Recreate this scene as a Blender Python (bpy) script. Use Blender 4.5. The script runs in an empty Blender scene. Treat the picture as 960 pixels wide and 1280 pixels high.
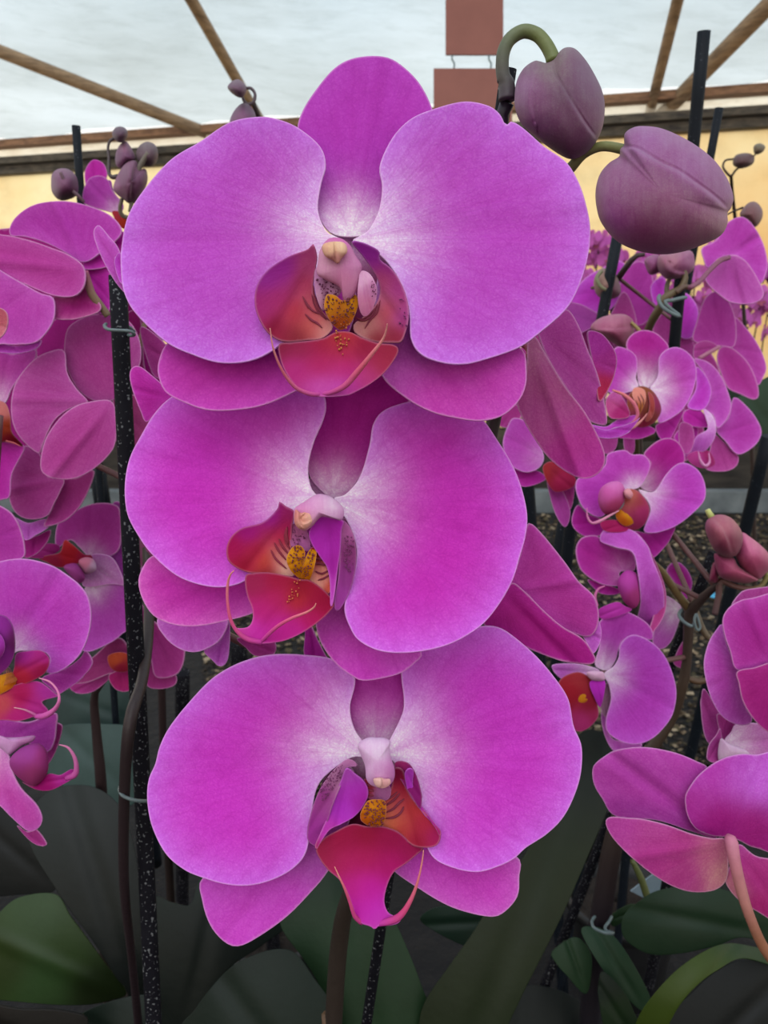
import bpy, math, random
import numpy as np
from mathutils import Vector, Matrix
from mathutils.geometry import delaunay_2d_cdt

SC = bpy.context.scene
COL = SC.collection
rnd = random.Random(7)
F = 960.0
PITCH = math.radians(11.0)
CAMZ = 0.70
CAM = np.array([0.0, 0.0, CAMZ])
RIGHT = np.array([1.0, 0.0, 0.0])
FWD = np.array([0.0, math.cos(PITCH), -math.sin(PITCH)])
UP = np.array([0.0, math.sin(PITCH), math.cos(PITCH)])

def W(px, py, d):
    """a point of the place: pixel direction and distance along the view axis"""
    return CAM + d * (FWD + RIGHT * ((px - 480) / F) - UP * ((py - 640) / F))

def Wn(P, d):
    return CAM[None] + d[:, None] * (FWD[None] + RIGHT[None] * ((P[:, 0:1] - 480) / F) - UP[None] * ((P[:, 1:2] - 640) / F))

def lin(c):
    c = np.array(c, float) / 255.0
    return np.where(c <= 0.04045, c / 12.92, ((c + 0.055) / 1.055) ** 2.4)

# ---------------------------------------------------------------- materials
MATS = {}
def nmat(name):
    m = bpy.data.materials.new(name); m.use_nodes = True
    nt = m.node_tree; nt.nodes.clear()
    return m, nt, nt.nodes, nt.links

def N(nodes, t, **kw):
    n = nodes.new(t)
    for k, v in kw.items():
        if k.startswith('i_'):
            n.inputs[k[2:].replace('_', ' ')].default_value = v
        else:
            setattr(n, k, v)
    return n

def mix(nt, a, b, f, mode='MIX'):
    n = nt.nodes.new('ShaderNodeMix'); n.data_type = 'RGBA'; n.blend_type = mode
    for s, v in ((6, a), (7, b), (0, f)):
        if isinstance(v, (float, int)): n.inputs[s].default_value = v
        elif isinstance(v, (tuple, list)): n.inputs[s].default_value = tuple(v)
        else: nt.links.new(v, n.inputs[s])
    return n.outputs[2]

def rng_node(nt, v, a, b, c, d):
    n = nt.nodes.new('ShaderNodeMapRange')
    nt.links.new(v, n.inputs[0])
    for i, x in enumerate((a, b, c, d)): n.inputs[i + 1].default_value = x
    return n.outputs[0]

def noise(nt, vec, scale, detail=2.0, rough=0.5, out='Fac'):
    n = nt.nodes.new('ShaderNodeTexNoise'); n.inputs['Scale'].default_value = scale
    n.inputs['Detail'].default_value = detail; n.inputs['Roughness'].default_value = rough
    if vec is not None: nt.links.new(vec, n.inputs['Vector'])
    return n.outputs[out]

def flesh_material(name, vein=0.14, speck=0.18, rough=0.6, transl=0.18, rim=0.38, bump=0.55, rimcol=(0.86, 0.55, 0.82), vs=26, cell=1900, spec=0.12, sheen=0.03):
    m, nt, nodes, L = nmat(name)
    out = N(nodes, 'ShaderNodeOutputMaterial')
    att = N(nodes, 'ShaderNodeAttribute', attribute_name='Col')
    uv = N(nodes, 'ShaderNodeUVMap', uv_map='V')
    geo = N(nodes, 'ShaderNodeNewGeometry')
    mp = N(nodes, 'ShaderNodeMapping'); L.new(uv.outputs[0], mp.inputs[0]); mp.inputs['Scale'].default_value = (vs, 0.9, 1)
    v1 = noise(nt, mp.outputs[0], 1.0, 4.0, 0.62)
    mp2 = N(nodes, 'ShaderNodeMapping'); L.new(uv.outputs[0], mp2.inputs[0]); mp2.inputs['Scale'].default_value = (vs * .28, 1.6, 1)
    v2 = noise(nt, mp2.outputs[0], 1.0, 3.0, 0.6)
    c1 = noise(nt, geo.outputs['Position'], cell, 2.0, 0.6)
    c2 = noise(nt, geo.outputs['Position'], cell * .12, 3.0, 0.6)
    col = att.outputs['Color']
    dark = mix(nt, (1, 1, 1, 1), (0.80, 0.45, 0.74, 1), rng_node(nt, v1, 0.42, 0.78, 0.0, vein * 2.2))
    col = mix(nt, col, dark, 1.0, 'MULTIPLY')
    col = mix(nt, col, (1.12, 1.7, 1.22, 1), rng_node(nt, v2, 0.40, 0.75, 0.0, min(1.0, vein * 3.0)), 'MULTIPLY')
    col = mix(nt, col, (1.3, 2.3, 1.25, 1), rng_node(nt, c1, 0.48, 0.85, 0.0, speck * 3.0), 'MULTIPLY')
    wrp = N(nodes, 'ShaderNodeVectorMath', operation='ADD'); nzv = N(nodes, 'ShaderNodeTexNoise'); nzv.inputs['Scale'].default_value = 160
    scv = N(nodes, 'ShaderNodeVectorMath', operation='SCALE'); scv.inputs['Scale'].default_value = .004
    L.new(geo.outputs['Position'], nzv.inputs['Vector']); L.new(nzv.outputs['Color'], scv.inputs[0]); L.new(geo.outputs['Position'], wrp.inputs[0]); L.new(scv.outputs[0], wrp.inputs[1])
    vor = N(nodes, 'ShaderNodeTexVoronoi', feature='DISTANCE_TO_EDGE'); vor.inputs['Scale'].default_value = 380; L.new(wrp.outputs[0], vor.inputs['Vector'])
    net = rng_node(nt, vor.outputs['Distance'], 0.0, 0.10, speck * 1.6, 0.0)
    col = mix(nt, col, (0.80, 0.45, 0.80, 1), net, 'MULTIPLY')
    col = mix(nt, col, (0.72, 0.42, 0.66, 1), rng_node(nt, c2, 0.45, 0.75, 0.0, speck * 1.6), 'MULTIPLY')
    rimf = rng_node(nt, att.outputs['Alpha'], 0.15, 0.95, 0.0, rim)
    col = mix(nt, col, rimcol + (1,), rimf)
    b = N(nodes, 'ShaderNodeBsdfPrincipled'); L.new(col, b.inputs['Base Color'])
    b.inputs['Roughness'].default_value = rough
    b.inputs['Specular IOR Level'].default_value = spec
    b.inputs['Sheen Weight'].default_value = sheen
    b.inputs['Sheen Roughness'].default_value = 0.5
    hs = mix(nt, v1, c1, 0.45)
    hs = mix(nt, hs, v2, 0.3)
    bp = N(nodes, 'ShaderNodeBump'); bp.inputs['Strength'].default_value = bump; bp.inputs['Distance'].default_value = 0.0006
    L.new(hs, bp.inputs['Height']); L.new(bp.outputs[0], b.inputs['Normal'])
    t = N(nodes, 'ShaderNodeBsdfTranslucent'); L.new(col, t.inputs['Color'])
    ms = N(nodes, 'ShaderNodeMixShader'); ms.inputs[0].default_value = transl
    L.new(b.outputs[0], ms.inputs[1]); L.new(t.outputs[0], ms.inputs[2]); L.new(ms.outputs[0], out.inputs[0])
    MATS[name] = m
    return m

def simple_material(name, rgb, rough=0.6, spec=0.4, nscale=40, namt=0.3, col2=None, bump=0.2, bdist=0.001, transl=0.0, specks=None, stretch=(1, 1, 1), useattr=False):
    """specks = (scale, threshold, rgb)"""
    m, nt, nodes, L = nmat(name)
    out = N(nodes, 'ShaderNodeOutputMaterial')
    geo = N(nodes, 'ShaderNodeTexCoord')
    mp = N(nodes, 'ShaderNodeMapping'); L.new(geo.outputs['Object'], mp.inputs[0]); mp.inputs['Scale'].default_value = stretch
    n1 = noise(nt, mp.outputs[0], nscale, 5.0, 0.6)
    c1 = tuple(lin(rgb)) + (1,)
    c2 = tuple(lin(col2 if col2 else [x * .6 for x in rgb])) + (1,)
    if useattr:
        att = N(nodes, 'ShaderNodeAttribute', attribute_name='Col')
        col = mix(nt, att.outputs['Color'], (0.5, 0.5, 0.5, 1), rng_node(nt, n1, 0.35, 0.75, 0, namt), 'MULTIPLY')
    else:
        col = mix(nt, c1, c2, rng_node(nt, n1, 0.35, 0.7, 0, namt * 2 if namt < .5 else 1))
    if specks:
        s = noise(nt, geo.outputs['Object'], specks[0], 1.0, 0.4)
        col = mix(nt, col, tuple(lin(specks[2])) + (1,), rng_node(nt, s, specks[1], specks[1] + .03, 0, 0.8))
    b = N(nodes, 'ShaderNodeBsdfPrincipled'); L.new(col, b.inputs['Base Color'])
    b.inputs['Roughness'].default_value = rough; b.inputs['Specular IOR Level'].default_value = spec
    bp = N(nodes, 'ShaderNodeBump'); bp.inputs['Strength'].default_value = bump; bp.inputs['Distance'].default_value = bdist
    L.new(n1, bp.inputs['Height']); L.new(bp.outputs[0], b.inputs['Normal'])
    sh = b.outputs[0]
    if transl > 0:
        t = N(nodes, 'ShaderNodeBsdfTranslucent'); L.new(col, t.inputs['Color'])
        ms = N(nodes, 'ShaderNodeMixShader'); ms.inputs[0].default_value = transl
        L.new(sh, ms.inputs[1]); L.new(t.outputs[0], ms.inputs[2]); sh = ms.outputs[0]
    L.new(sh, out.inputs[0])
    MATS[name] = m
    return m

flesh_material('petal')
flesh_material('lip', vein=0.10, speck=0.05, rough=0.6, transl=0.08, rim=0.12, bump=0.3, vs=14, spec=0.08, sheen=0.0)
flesh_material('bud', vein=0.22, speck=0.16, rough=0.55, transl=0.0, rim=0.0, bump=0.35, vs=9, cell=2600, sheen=0.08, spec=.25)
simple_material('leaf', (60, 80, 55), rough=0.5, spec=0.22, nscale=60, namt=0.35, bump=0.25, bdist=0.002, useattr=True, transl=0.06)
simple_material('stem', (90, 90, 60), rough=0.5, nscale=300, namt=0.3, bump=0.3, useattr=True)
simple_material('stake_plastic', (18, 24, 32), spec=.15, rough=0.6, nscale=80, namt=0.2, col2=(12, 14, 20), bump=0.2, specks=(900, 0.74, (120, 125, 135)))
simple_material('stake_dirty', (12, 11, 18), spec=.1, rough=0.7, nscale=60, namt=0.3, col2=(24, 24, 30), bump=0.6, specks=(900, 0.66, (105, 107, 110)))
simple_material('tie_wire', (95, 110, 112), rough=0.4, nscale=200, namt=0.2)
simple_material('pot_plastic', (24, 24, 26), rough=0.5, nscale=60, namt=0.2)
simple_material('bark', (40, 30, 24), rough=0.9, nscale=90, namt=0.5, col2=(25, 18, 14), bump=0.8, bdist=0.01)
simple_material('wood_pole', (165, 140, 112), rough=0.75, nscale=9, namt=0.45, col2=(104, 84, 66), bump=0.4, bdist=0.005, stretch=(1, 1, 6))
simple_material('wood_beam', (150, 112, 84), rough=0.75, nscale=6, namt=0.5, col2=(92, 66, 50), bump=0.4, bdist=0.005, stretch=(1, 6, 6))
simple_material('dark_rail', (52, 48, 46), rough=0.8, nscale=5, namt=0.5, col2=(100, 92, 80), bump=0.3, bdist=0.005, stretch=(1, 8, 8))
simple_material('sign_board', (132, 84, 76), rough=0.8, nscale=8, namt=0.2, col2=(108, 66, 60), bump=0.1)
simple_material('soil', (18, 16, 18), rough=0.95, nscale=14, namt=0.5, col2=(8, 7, 9), bump=0.9, bdist=0.02)
simple_material('concrete', (112, 118, 120), rough=0.85, nscale=7, namt=0.4, col2=(70, 76, 80), bump=0.4, bdist=0.01)
simple_material('old_boards', (62, 56, 50), rough=0.85, nscale=5, namt=0.5, col2=(30, 27, 25), bump=0.5, bdist=0.01, stretch=(1, 1, 5))
simple_material('blue_plastic', (60, 150, 190), rough=0.4, nscale=30, namt=0.1)
simple_material('white_plastic', (130, 150, 165), rough=0.4, nscale=30, namt=0.1)

def film_material(name, tr, base, base2, scale, stretch, dirt=0.5):
    m, nt, nodes, L = nmat(name)
    out = N(nodes, 'ShaderNodeOutputMaterial')
    tc = N(nodes, 'ShaderNodeTexCoord')
    mp = N(nodes, 'ShaderNodeMapping'); L.new(tc.outputs['Object'], mp.inputs[0]); mp.inputs['Scale'].default_value = stretch
    n1 = noise(nt, mp.outputs[0], scale, 6.0, 0.6)
    n2 = noise(nt, mp.outputs[0], scale * 6, 5.0, 0.7)
    col = mix(nt, tuple(lin(base)) + (1,), tuple(lin(base2)) + (1,), rng_node(nt, n1, 0.35, 0.68, 0, 1))
    col = mix(nt, col, (0.72, 0.72, 0.70, 1), rng_node(nt, n2, 0.48, 0.75, 0, dirt), 'MULTIPLY')
    a = N(nodes, 'ShaderNodeBsdfTranslucent'); L.new(col, a.inputs[0])
    d = N(nodes, 'ShaderNodeBsdfDiffuse'); L.new(col, d.inputs[0])
    t = N(nodes, 'ShaderNodeBsdfTransparent'); L.new(col, t.inputs[0])
    bp = N(nodes, 'ShaderNodeBump'); bp.inputs['Strength'].default_value = 0.5; bp.inputs['Distance'].default_value = 0.05
    L.new(n1, bp.inputs['Height']); L.new(bp.outputs[0], a.inputs['Normal'])
    m1 = N(nodes, 'ShaderNodeMixShader'); m1.inputs[0].default_value = 0.25; L.new(a.outputs[0], m1.inputs[1]); L.new(d.outputs[0], m1.inputs[2])
    m2 = N(nodes, 'ShaderNodeMixShader'); m2.inputs[0].default_value = tr; L.new(m1.outputs[0], m2.inputs[1]); L.new(t.outputs[0], m2.inputs[2])
    L.new(m2.outputs[0], out.inputs[0])
    MATS[name] = m
    return m
film_material('roof_film', 0.4, (232, 240, 242), (204, 211, 210), 1.1, (0.5, 1.6, 1.6), 0.5)
film_material('gap_film', 0.6, (255, 253, 246), (236, 228, 214), 2.0, (1, 6, 6), 0.6)
film_material('wall_film', 0.4, (255, 250, 226), (246, 220, 176), 0.5, (1, 1, 1.4), 0.5)

# ---------------------------------------------------------------- objects
def tag(o, label=None, cat=None, group=None, kind=None):
    if label: o['label'] = label
    if cat: o['category'] = cat
    if group: o['group'] = group
    if kind: o['kind'] = kind
    return o

WLOC = {}
GAM = {'petal': (1.05, .98), 'lip': (1.22, .86), 'bud': (1.05, 1.0), 'leaf': (1.28, .58), 'stem': (1.15, .8)}   # power and gain per tissue; leaf and lip ones put shade into the colour
def empty(name, loc, parent=None):
    o = bpy.data.objects.new(name, None); COL.objects.link(o)
    o.empty_display_size = 0.02
    loc = np.array(loc, float)
    pl = WLOC[parent.name] if parent else np.zeros(3)
    o.location = loc - pl
    if parent: o.parent = parent
    WLOC[o.name] = loc
    return o

def subtree_done(o): pass

class MB:
    """collects vertices, faces, colours and (angle, distance) coordinates; links them as one mesh object"""
    def __init__(s): s.v = []; s.f = []; s.c = []; s.uv = []; s.n = 0
    def add(s, V, Fc, C, UV=None):
        V = np.asarray(V, float); k = len(V)
        C = np.asarray(C, float)
        if C.ndim == 1: C = np.tile(C, (k, 1))
        if C.shape[1] == 3: C = np.hstack([C, np.full((k, 1), 0.5)])
        if UV is None: UV = V[:, :2] * 20
        s.v.append(V); s.c.append(C); s.uv.append(np.asarray(UV, float))
        s.f += [tuple(i + s.n for i in f) for f in Fc]
        s.n += k
    def build(s, name, mat, parent=None, solid=0.0, sub=0, smooth=True, label=None):
        V = np.vstack(s.v); C = np.vstack(s.c).copy(); U = np.vstack(s.uv)
        g = GAM.get(mat) if isinstance(mat, str) else None
        if g: C[:, :3] = np.clip(C[:, :3], 0, 1) ** g[0] * g[1]
        cen = (V.min(0) + V.max(0)) / 2
        me = bpy.data.meshes.new(name)
        me.from_pydata((V - cen).tolist(), [], s.f)
        a = me.attributes.new('Col', 'FLOAT_COLOR', 'POINT'); a.data.foreach_set('color', C.astype(np.float32).ravel())
        uvl = me.uv_layers.new(name='V')
        idx = np.empty(len(me.loops), dtype=np.int32); me.loops.foreach_get('vertex_index', idx)
        uvl.data.foreach_set('uv', U[idx].astype(np.float32).ravel())
        if smooth: me.polygons.foreach_set('use_smooth', [True] * len(me.polygons))
        me.materials.append(MATS[mat] if isinstance(mat, str) else mat)
        me.update()
        o = bpy.data.objects.new(name, me); COL.objects.link(o)
        if name == 'flower_stalk' and parent and hasattr(s, 'line'): STALKS.setdefault(parent.name, []).append(s.line)
        pl = WLOC[parent.name] if parent else np.zeros(3)
        o.location = cen - pl
        if parent: o.parent = parent
        WLOC[o.name] = cen
        if solid > 0:
            md = o.modifiers.new('thickness', 'SOLIDIFY'); md.thickness = solid; md.offset = -1
        if label: o['label'] = label
        return o

def crom(P, n, closed=True, even=True):
    P = np.asarray(P, float)
    k = len(P)
    if closed: Q = np.vstack([P[-1], P, P[0], P[1]]); segs = k
    else: Q = np.vstack([2 * P[0] - P[1], P, 2 * P[-1] - P[-2]]); segs = k - 1
    out = []
    m = 14
    for i in range(segs):
        p0, p1, p2, p3 = Q[i], Q[i + 1], Q[i + 2], Q[i + 3]
        for j in range(m):
            t = j / m
            out.append(0.5 * ((2 * p1) + (-p0 + p2) * t + (2 * p0 - 5 * p1 + 4 * p2 - p3) * t * t + (-p0 + 3 * p1 - 3 * p2 + p3) * t ** 3))
    out.append(P[0] if closed else P[-1])
    D = np.array(out)
    L = np.concatenate([[0], np.cumsum(np.linalg.norm(np.diff(D[:, :2] if D.shape[1] > 3 or not closed else D, axis=0), axis=1))]) if even else np.linspace(0, 1, len(D))
    if L[-1] <= 0: L = np.linspace(0, 1, len(D))
    s = np.linspace(0, L[-1], n + 1 if closed else n)
    if closed: s = s[:-1]
    return np.stack([np.interp(s, L, D[:, j]) for j in range(D.shape[1])], 1)

def parse(K, s):
    out = []
    for t in s.split():
        x, y = t.split(',')[:2]
        out.append((K[0] + float(x) / K[2], K[1] + float(y) / K[2]))
    return np.array(out)

FULL = (0, 0, 1)

def idw(P, cols, p=2.2):
    """colour at points P from control points (x, y, (r,g,b))"""
    X = np.array([[c[0], c[1]] for c in cols], float); C = np.array([lin(c[2]) for c in cols])
    d = np.linalg.norm(P[:, None, :] - X[None], axis=2)
    sm = max(1.0, .11 * np.linalg.norm(P.max(0) - P.min(0)))
    w = 1 / (d * d + sm * sm) ** (p * .9)
    return (w[..., None] * C[None]).sum(1) / w.sum(1)[:, None]

PAL = {
    'front': ((192, 54, 190), (206, 92, 216)),
    'deep': ((184, 34, 160), (196, 58, 178)),
    'back': ((180, 66, 152), (190, 80, 166)),
    'dusk': ((164, 50, 132), (176, 62, 146)),
    'lilac': ((190, 84, 192), (206, 112, 210)),
    'dark': ((150, 18, 118), (165, 30, 132)),
}
WHITE = (246, 226, 243)
seedc = [0]

class Surf:
    """depth (metres along the view axis) of a curved sheet, as a function of where one looks"""
    def __init__(s, base, cen, R, d, gx, gy, cup, crease=0.0, wav=0.0, seed=0, fold=None):
        s.b = np.array(base, float); s.c = np.array(cen, float); s.R = R; s.d = d; s.gx = gx; s.gy = gy; s.cup = cup
        s.crease = crease; s.wav = wav; s.seed = seed; s.fold = fold
    def __call__(s, P, t=None):
        P = np.asarray(P, float); k = s.d / F
        q = P - s.b
        z = s.d + k * (s.gx * q[:, 0] + s.gy * q[:, 1])
        r2 = ((P - s.c) ** 2).sum(1) / s.R ** 2; b2 = ((s.b - s.c) ** 2).sum() / s.R ** 2
        z = z + s.cup * s.R * k * (r2 - b2)
        ax = s.c - s.b; n = np.linalg.norm(ax)
        if n > 1e-3:
            ax = ax / n; u = q @ ax; v = q[:, 0] * -ax[1] + q[:, 1] * ax[0]
            if s.crease: z = z + s.crease * np.exp(-(v / (s.R * .14)) ** 2) * np.clip(u / s.R, 0, 1)
            if s.wav:
                ang = np.arctan2(P[:, 1] - s.c[1], P[:, 0] - s.c[0])
                rr = np.sqrt(r2)
                z = z + s.wav * rr ** 3 * (np.sin(ang * 5 + s.seed) * .5 + np.sin(ang * 9 + s.seed * 2.3) * .3 + np.sin(ang * 3 + s.seed * 1.7) * .6)
            if s.fold: # (amount) bend both halves away from the midline
                z = z + s.fold * k * np.abs(v)
        return z

def inside_poly(P, O):
    x, y = P[:, 0][:, None], P[:, 1][:, None]
    x1, y1 = O[:, 0][None], O[:, 1][None]; x2, y2 = np.roll(O[:, 0], -1)[None], np.roll(O[:, 1], -1)[None]
    c = ((y1 > y) != (y2 > y)) & (x < (x2 - x1) * (y - y1) / (y2 - y1 + 1e-12) + x1)
    return c.sum(1) % 2 == 1

def edge_dist(P, O):
    A = O[None]; B = np.roll(O, -1, 0)[None]; Q = P[:, None]
    d = B - A; t = np.clip(((Q - A) * d).sum(2) / ((d * d).sum(2) + 1e-12), 0, 1)
    return np.linalg.norm(Q - (A + d * t[..., None]), axis=2).min(1)

def patch(mb, K, pts, base, d, gx=0.0, gy=0.0, cup=-0.08, pal='front', cols=None, white=0.0, wr=0.34, seg=72, rings=14, crease=0.0004, wav=0.0, fold=0.0, p=2.2):
    """adds a curved sheet with the given outline to mb; base = where it is attached. Returns its depth function"""
    O = parse(K, pts) if isinstance(pts, str) else np.array(pts, float)
    O = crom(O, seg)
    b = np.array([K[0] + base[0] / K[2], K[1] + base[1] / K[2]])
    area = 0.5 * np.sum(O[:, 0] * np.roll(O[:, 1], -1) - np.roll(O[:, 0], -1) * O[:, 1])
    if area < 0: O = O[::-1]
    cen = O.mean(0); R = np.sqrt(abs(area) / math.pi)
    seedc[0] += 1
    S = Surf(b, cen, R, d, gx, gy, cup, crease, wav, seedc[0] * 1.3, fold)
    T_ = np.roll(O, -1, 0) - np.roll(O, 1, 0); T_ /= np.linalg.norm(T_, axis=1)[:, None] + 1e-9
    nin = np.stack([-T_[:, 1], T_[:, 0]], 1)
    pts_ = [O]
    rw = min(2.2 if d < .24 else 1.6, R * .06)
    per = np.linalg.norm(np.diff(O, axis=0), axis=1).mean()
    for off in (rw * .55, rw * 1.3):
        I = O + nin * off
        k = inside_poly(I, O); k[k] &= edge_dist(I[k], O) > off * .85
        pts_.append(I[k])
    g = max(R / (rings * 1.15), .25)
    x0, y0 = O.min(0); x1, y1 = O.max(0)
    gx0, gy0 = np.meshgrid(np.arange(x0, x1, g), np.arange(y0, y1, g * .866))
    gx0 = gx0 + (np.arange(gx0.shape[0]) % 2)[:, None] * g * .5
    G = np.stack([gx0.ravel(), gy0.ravel()], 1)
    k = inside_poly(G, O); G = G[k]
    if len(G): G = G[edge_dist(G, O) > rw * 1.3 + g * .45]
    pts_.append(G)
    V = np.vstack(pts_)
    n = len(O)
    r = delaunay_2d_cdt([Vector(q) for q in V.tolist()], [(i, (i + 1) % n) for i in range(n)], [], 0, 1e-5)
    V = np.array([(q[0], q[1]) for q in r[0]]); Tr = np.array([f for f in r[2] if len(f) == 3])
    Tr = Tr[inside_poly(V[Tr].mean(1), O)]
    ar = (V[Tr[:, 1], 0] - V[Tr[:, 0], 0]) * (V[Tr[:, 2], 1] - V[Tr[:, 0], 1]) - (V[Tr[:, 2], 0] - V[Tr[:, 0], 0]) * (V[Tr[:, 1], 1] - V[Tr[:, 0], 1])
    Tr[ar > 0] = Tr[ar > 0][:, ::-1]
    used = np.unique(Tr); re = -np.ones(len(V), int); re[used] = np.arange(len(used)); V = V[used]; Tr = re[Tr]
    ed = edge_dist(V, O)
    z = S(V); X = Wn(V, z)
    T = 1 - np.clip(ed / (rw * 1.3), 0, 1)
    Te = 1 - np.clip(ed / (R * .8), 0, 1)
    Lmax = np.linalg.norm(O - b, axis=1).max()
    q = V - b; dist = np.linalg.norm(q, axis=1) / Lmax
    ax = cen - b; a0 = math.atan2(ax[1], ax[0])
    ang = (np.arctan2(q[:, 1], q[:, 0]) - a0 + math.pi) % (2 * math.pi) - math.pi
    if cols: C = idw(V, cols, p)
    else:
        c1, c2 = (lin(x) for x in (PAL[pal] if isinstance(pal, str) else pal))
        C = c1[None] * (1 - Te[:, None] ** 3) + c2[None] * Te[:, None] ** 3
    if white > 0:
        w = white * np.exp(-(dist / wr) ** 2.0) * (0.85 + 0.15 * np.cos(ang * 7 + seedc[0]))
        C = C * (1 - w[:, None]) + lin(WHITE)[None] * w[:, None]
    mb.add(X, Tr.tolist(), np.hstack([C, T[:, None]]), np.stack([ang + seedc[0] * 3.1, dist * 1.2 + seedc[0]], 1))
    return S

def petal(parent, name, K, pts, base, d, mat='petal', solid=0.0005, label=None, **kw):
    mb = MB(); S = patch(mb, K, pts, base, d, **kw)
    return mb.build(name, mat, parent, solid, label=label), S

def tubev(mb, P, R, cols, sides=10, caps=True, flat=1.0):
    """tube along world points P (n,3), radii R (n), colours (n,3) linear"""
    P = np.asarray(P, float); n = len(P); R = np.asarray(R, float)
    T = np.gradient(P, axis=0); T /= np.linalg.norm(T, axis=1)[:, None] + 1e-12
    ref = np.array([0.13, 1.0, 0.21]); ref /= np.linalg.norm(ref)
    X = []; U = []; C = []
    prev = None
    for i in range(n):
        a = np.cross(T[i], ref if prev is None else np.cross(prev, T[i]));
        if prev is not None: a = prev - T[i] * (prev @ T[i])
        a /= np.linalg.norm(a) + 1e-12; prev = a
        b = np.cross(T[i], a)
        for j in range(sides):
            th = 2 * math.pi * j / sides
            X.append(P[i] + R[i] * (math.cos(th) * a + math.sin(th) * b * flat)); U.append((j / sides * 3, i * .1)); C.append(cols[i])
    Fc = [(i * sides + j, i * sides + (j + 1) % sides, (i + 1) * sides + (j + 1) % sides, (i + 1) * sides + j) for i in range(n - 1) for j in range(sides)]
    if caps:
        Fc.append(tuple(range(sides))[::-1]); Fc.append(tuple((n - 1) * sides + j for j in range(sides)))
    mb.add(X, Fc, np.array(C), U)

STALKS = {}; BLOOMS = []
def tubepx(mb, K, pts, d, r, rgb, n=None, sides=8, caps=True):
    """pts: 'x,y x,y'; d, r: number or per-point list (r in photo pixels at that distance); rgb: one or list"""
    P = parse(K, pts) if isinstance(pts, str) else np.array(pts, float)
    k = len(P)
    d = np.full(k, d) if np.isscalar(d) else np.interp(np.linspace(0, 1, k), np.linspace(0, 1, len(d)), d)
    r = np.full(k, r) if np.isscalar(r) else np.interp(np.linspace(0, 1, k), np.linspace(0, 1, len(r)), r)
    cs = np.array([rgb], float) if np.isscalar(rgb[0]) else np.array(rgb, float)
    n = n or max(6, 6 * (k - 1))
    Q = crom(np.column_stack([P, d * 1e3, r]), n, closed=False)
    dd = Q[:, 2] / 1e3
    X = Wn(Q[:, :2], dd)
    tt = np.linspace(0, 1, n)
    C = np.stack([np.interp(tt, np.linspace(0, 1, len(cs)), [lin(c)[j] for c in cs]) for j in range(3)], 1)
    tubev(mb, X, np.maximum(Q[:, 3], 0.05) * dd / F, C, sides, caps)
    mb.line = np.vstack([mb.line, X]) if hasattr(mb, 'line') else X

def to_pot(mb, e, px, d, r):
    """the lowest length of a stalk, from a point of the photo down into the pot of its plant"""
    A = W(px[0], px[1], d); L_ = WLOC[e.name]; B = np.array([L_[0], L_[1], .085]); M = (A + B) / 2 + np.array([(B[0] - A[0]) * .25, (B[1] - A[1]) * .25, .0])
    Q = crom(np.array([A, M, B]), 12, closed=False); rr = r * d / F
    tubev(mb, Q, np.linspace(rr, max(rr, .004), 12), np.tile(lin((58, 48, 46)), (12, 1)), 10)

def stem(parent, name, K, pts, d, r, rgb=(96, 92, 62), mat='stem', label=None, pot=None, **kw):
    mb = MB(); tubepx(mb, K, pts, d, r, rgb, **kw)
    if pot: to_pot(mb, *pot)
    return mb.build(name, mat, parent, label=label)

def ribbon(mb, K, pts, S, w, rgb, off=0.00035, taper=True):
    P = crom(parse(K, pts), 14, closed=False)
    T = np.gradient(P, axis=0); T /= np.linalg.norm(T, axis=1)[:, None]
    Nn = np.stack([-T[:, 1], T[:, 0]], 1)
    s = np.linspace(0, 1, len(P)); ww = w * (np.sin(s * math.pi) ** .5 * .85 + .15) / 2
    A = P + Nn * ww[:, None]; B = P - Nn * ww[:, None]
    V = np.vstack([A, B]); z = S(V) - off
    n = len(P); c = lin(rgb)
    mb.add(Wn(V, z), [(i, i + 1, n + i + 1, n + i) for i in range(n - 1)], np.append(c, 0.5))

def dots(mb, poly, S, num, r, rgb, seed=1, off=0.0003, jit=0.5):
    R_ = random.Random(seed); poly = np.array(poly)
    x0, y0 = poly.min(0); x1, y1 = poly.max(0)
    def inside(x, y):
        c = False; j = len(poly) - 1
        for i in range(len(poly)):
            if (poly[i][1] > y) != (poly[j][1] > y) and x < (poly[j][0] - poly[i][0]) * (y - poly[i][1]) / (poly[j][1] - poly[i][1]) + poly[i][0]: c = not c
            j = i
        return c
    pts = []; tries = 0
    while len(pts) < num and tries < num * 60:
        tries += 1
        x, y = R_.uniform(x0, x1), R_.uniform(y0, y1)
        if inside(x, y) and all((x - a) ** 2 + (y - b) ** 2 > (r * 2.1) ** 2 for a, b in pts): pts.append((x, y))
    c = np.append(lin(rgb), 0.5)
    for x, y in pts:
        rr = r * R_.uniform(1 - jit, 1 + jit); el = R_.uniform(.6, 1.5); a0 = R_.uniform(0, 3)
        V = np.array([(x + rr * el * math.cos(a) * math.cos(a0) - rr * math.sin(a) * math.sin(a0), y + rr * el * math.cos(a) * math.sin(a0) + rr * math.sin(a) * math.cos(a0)) for a in np.linspace(0, 2 * math.pi, 7)[:-1]])
        mb.add(Wn(V, S(V) - off), [tuple(range(6))], c)

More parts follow.
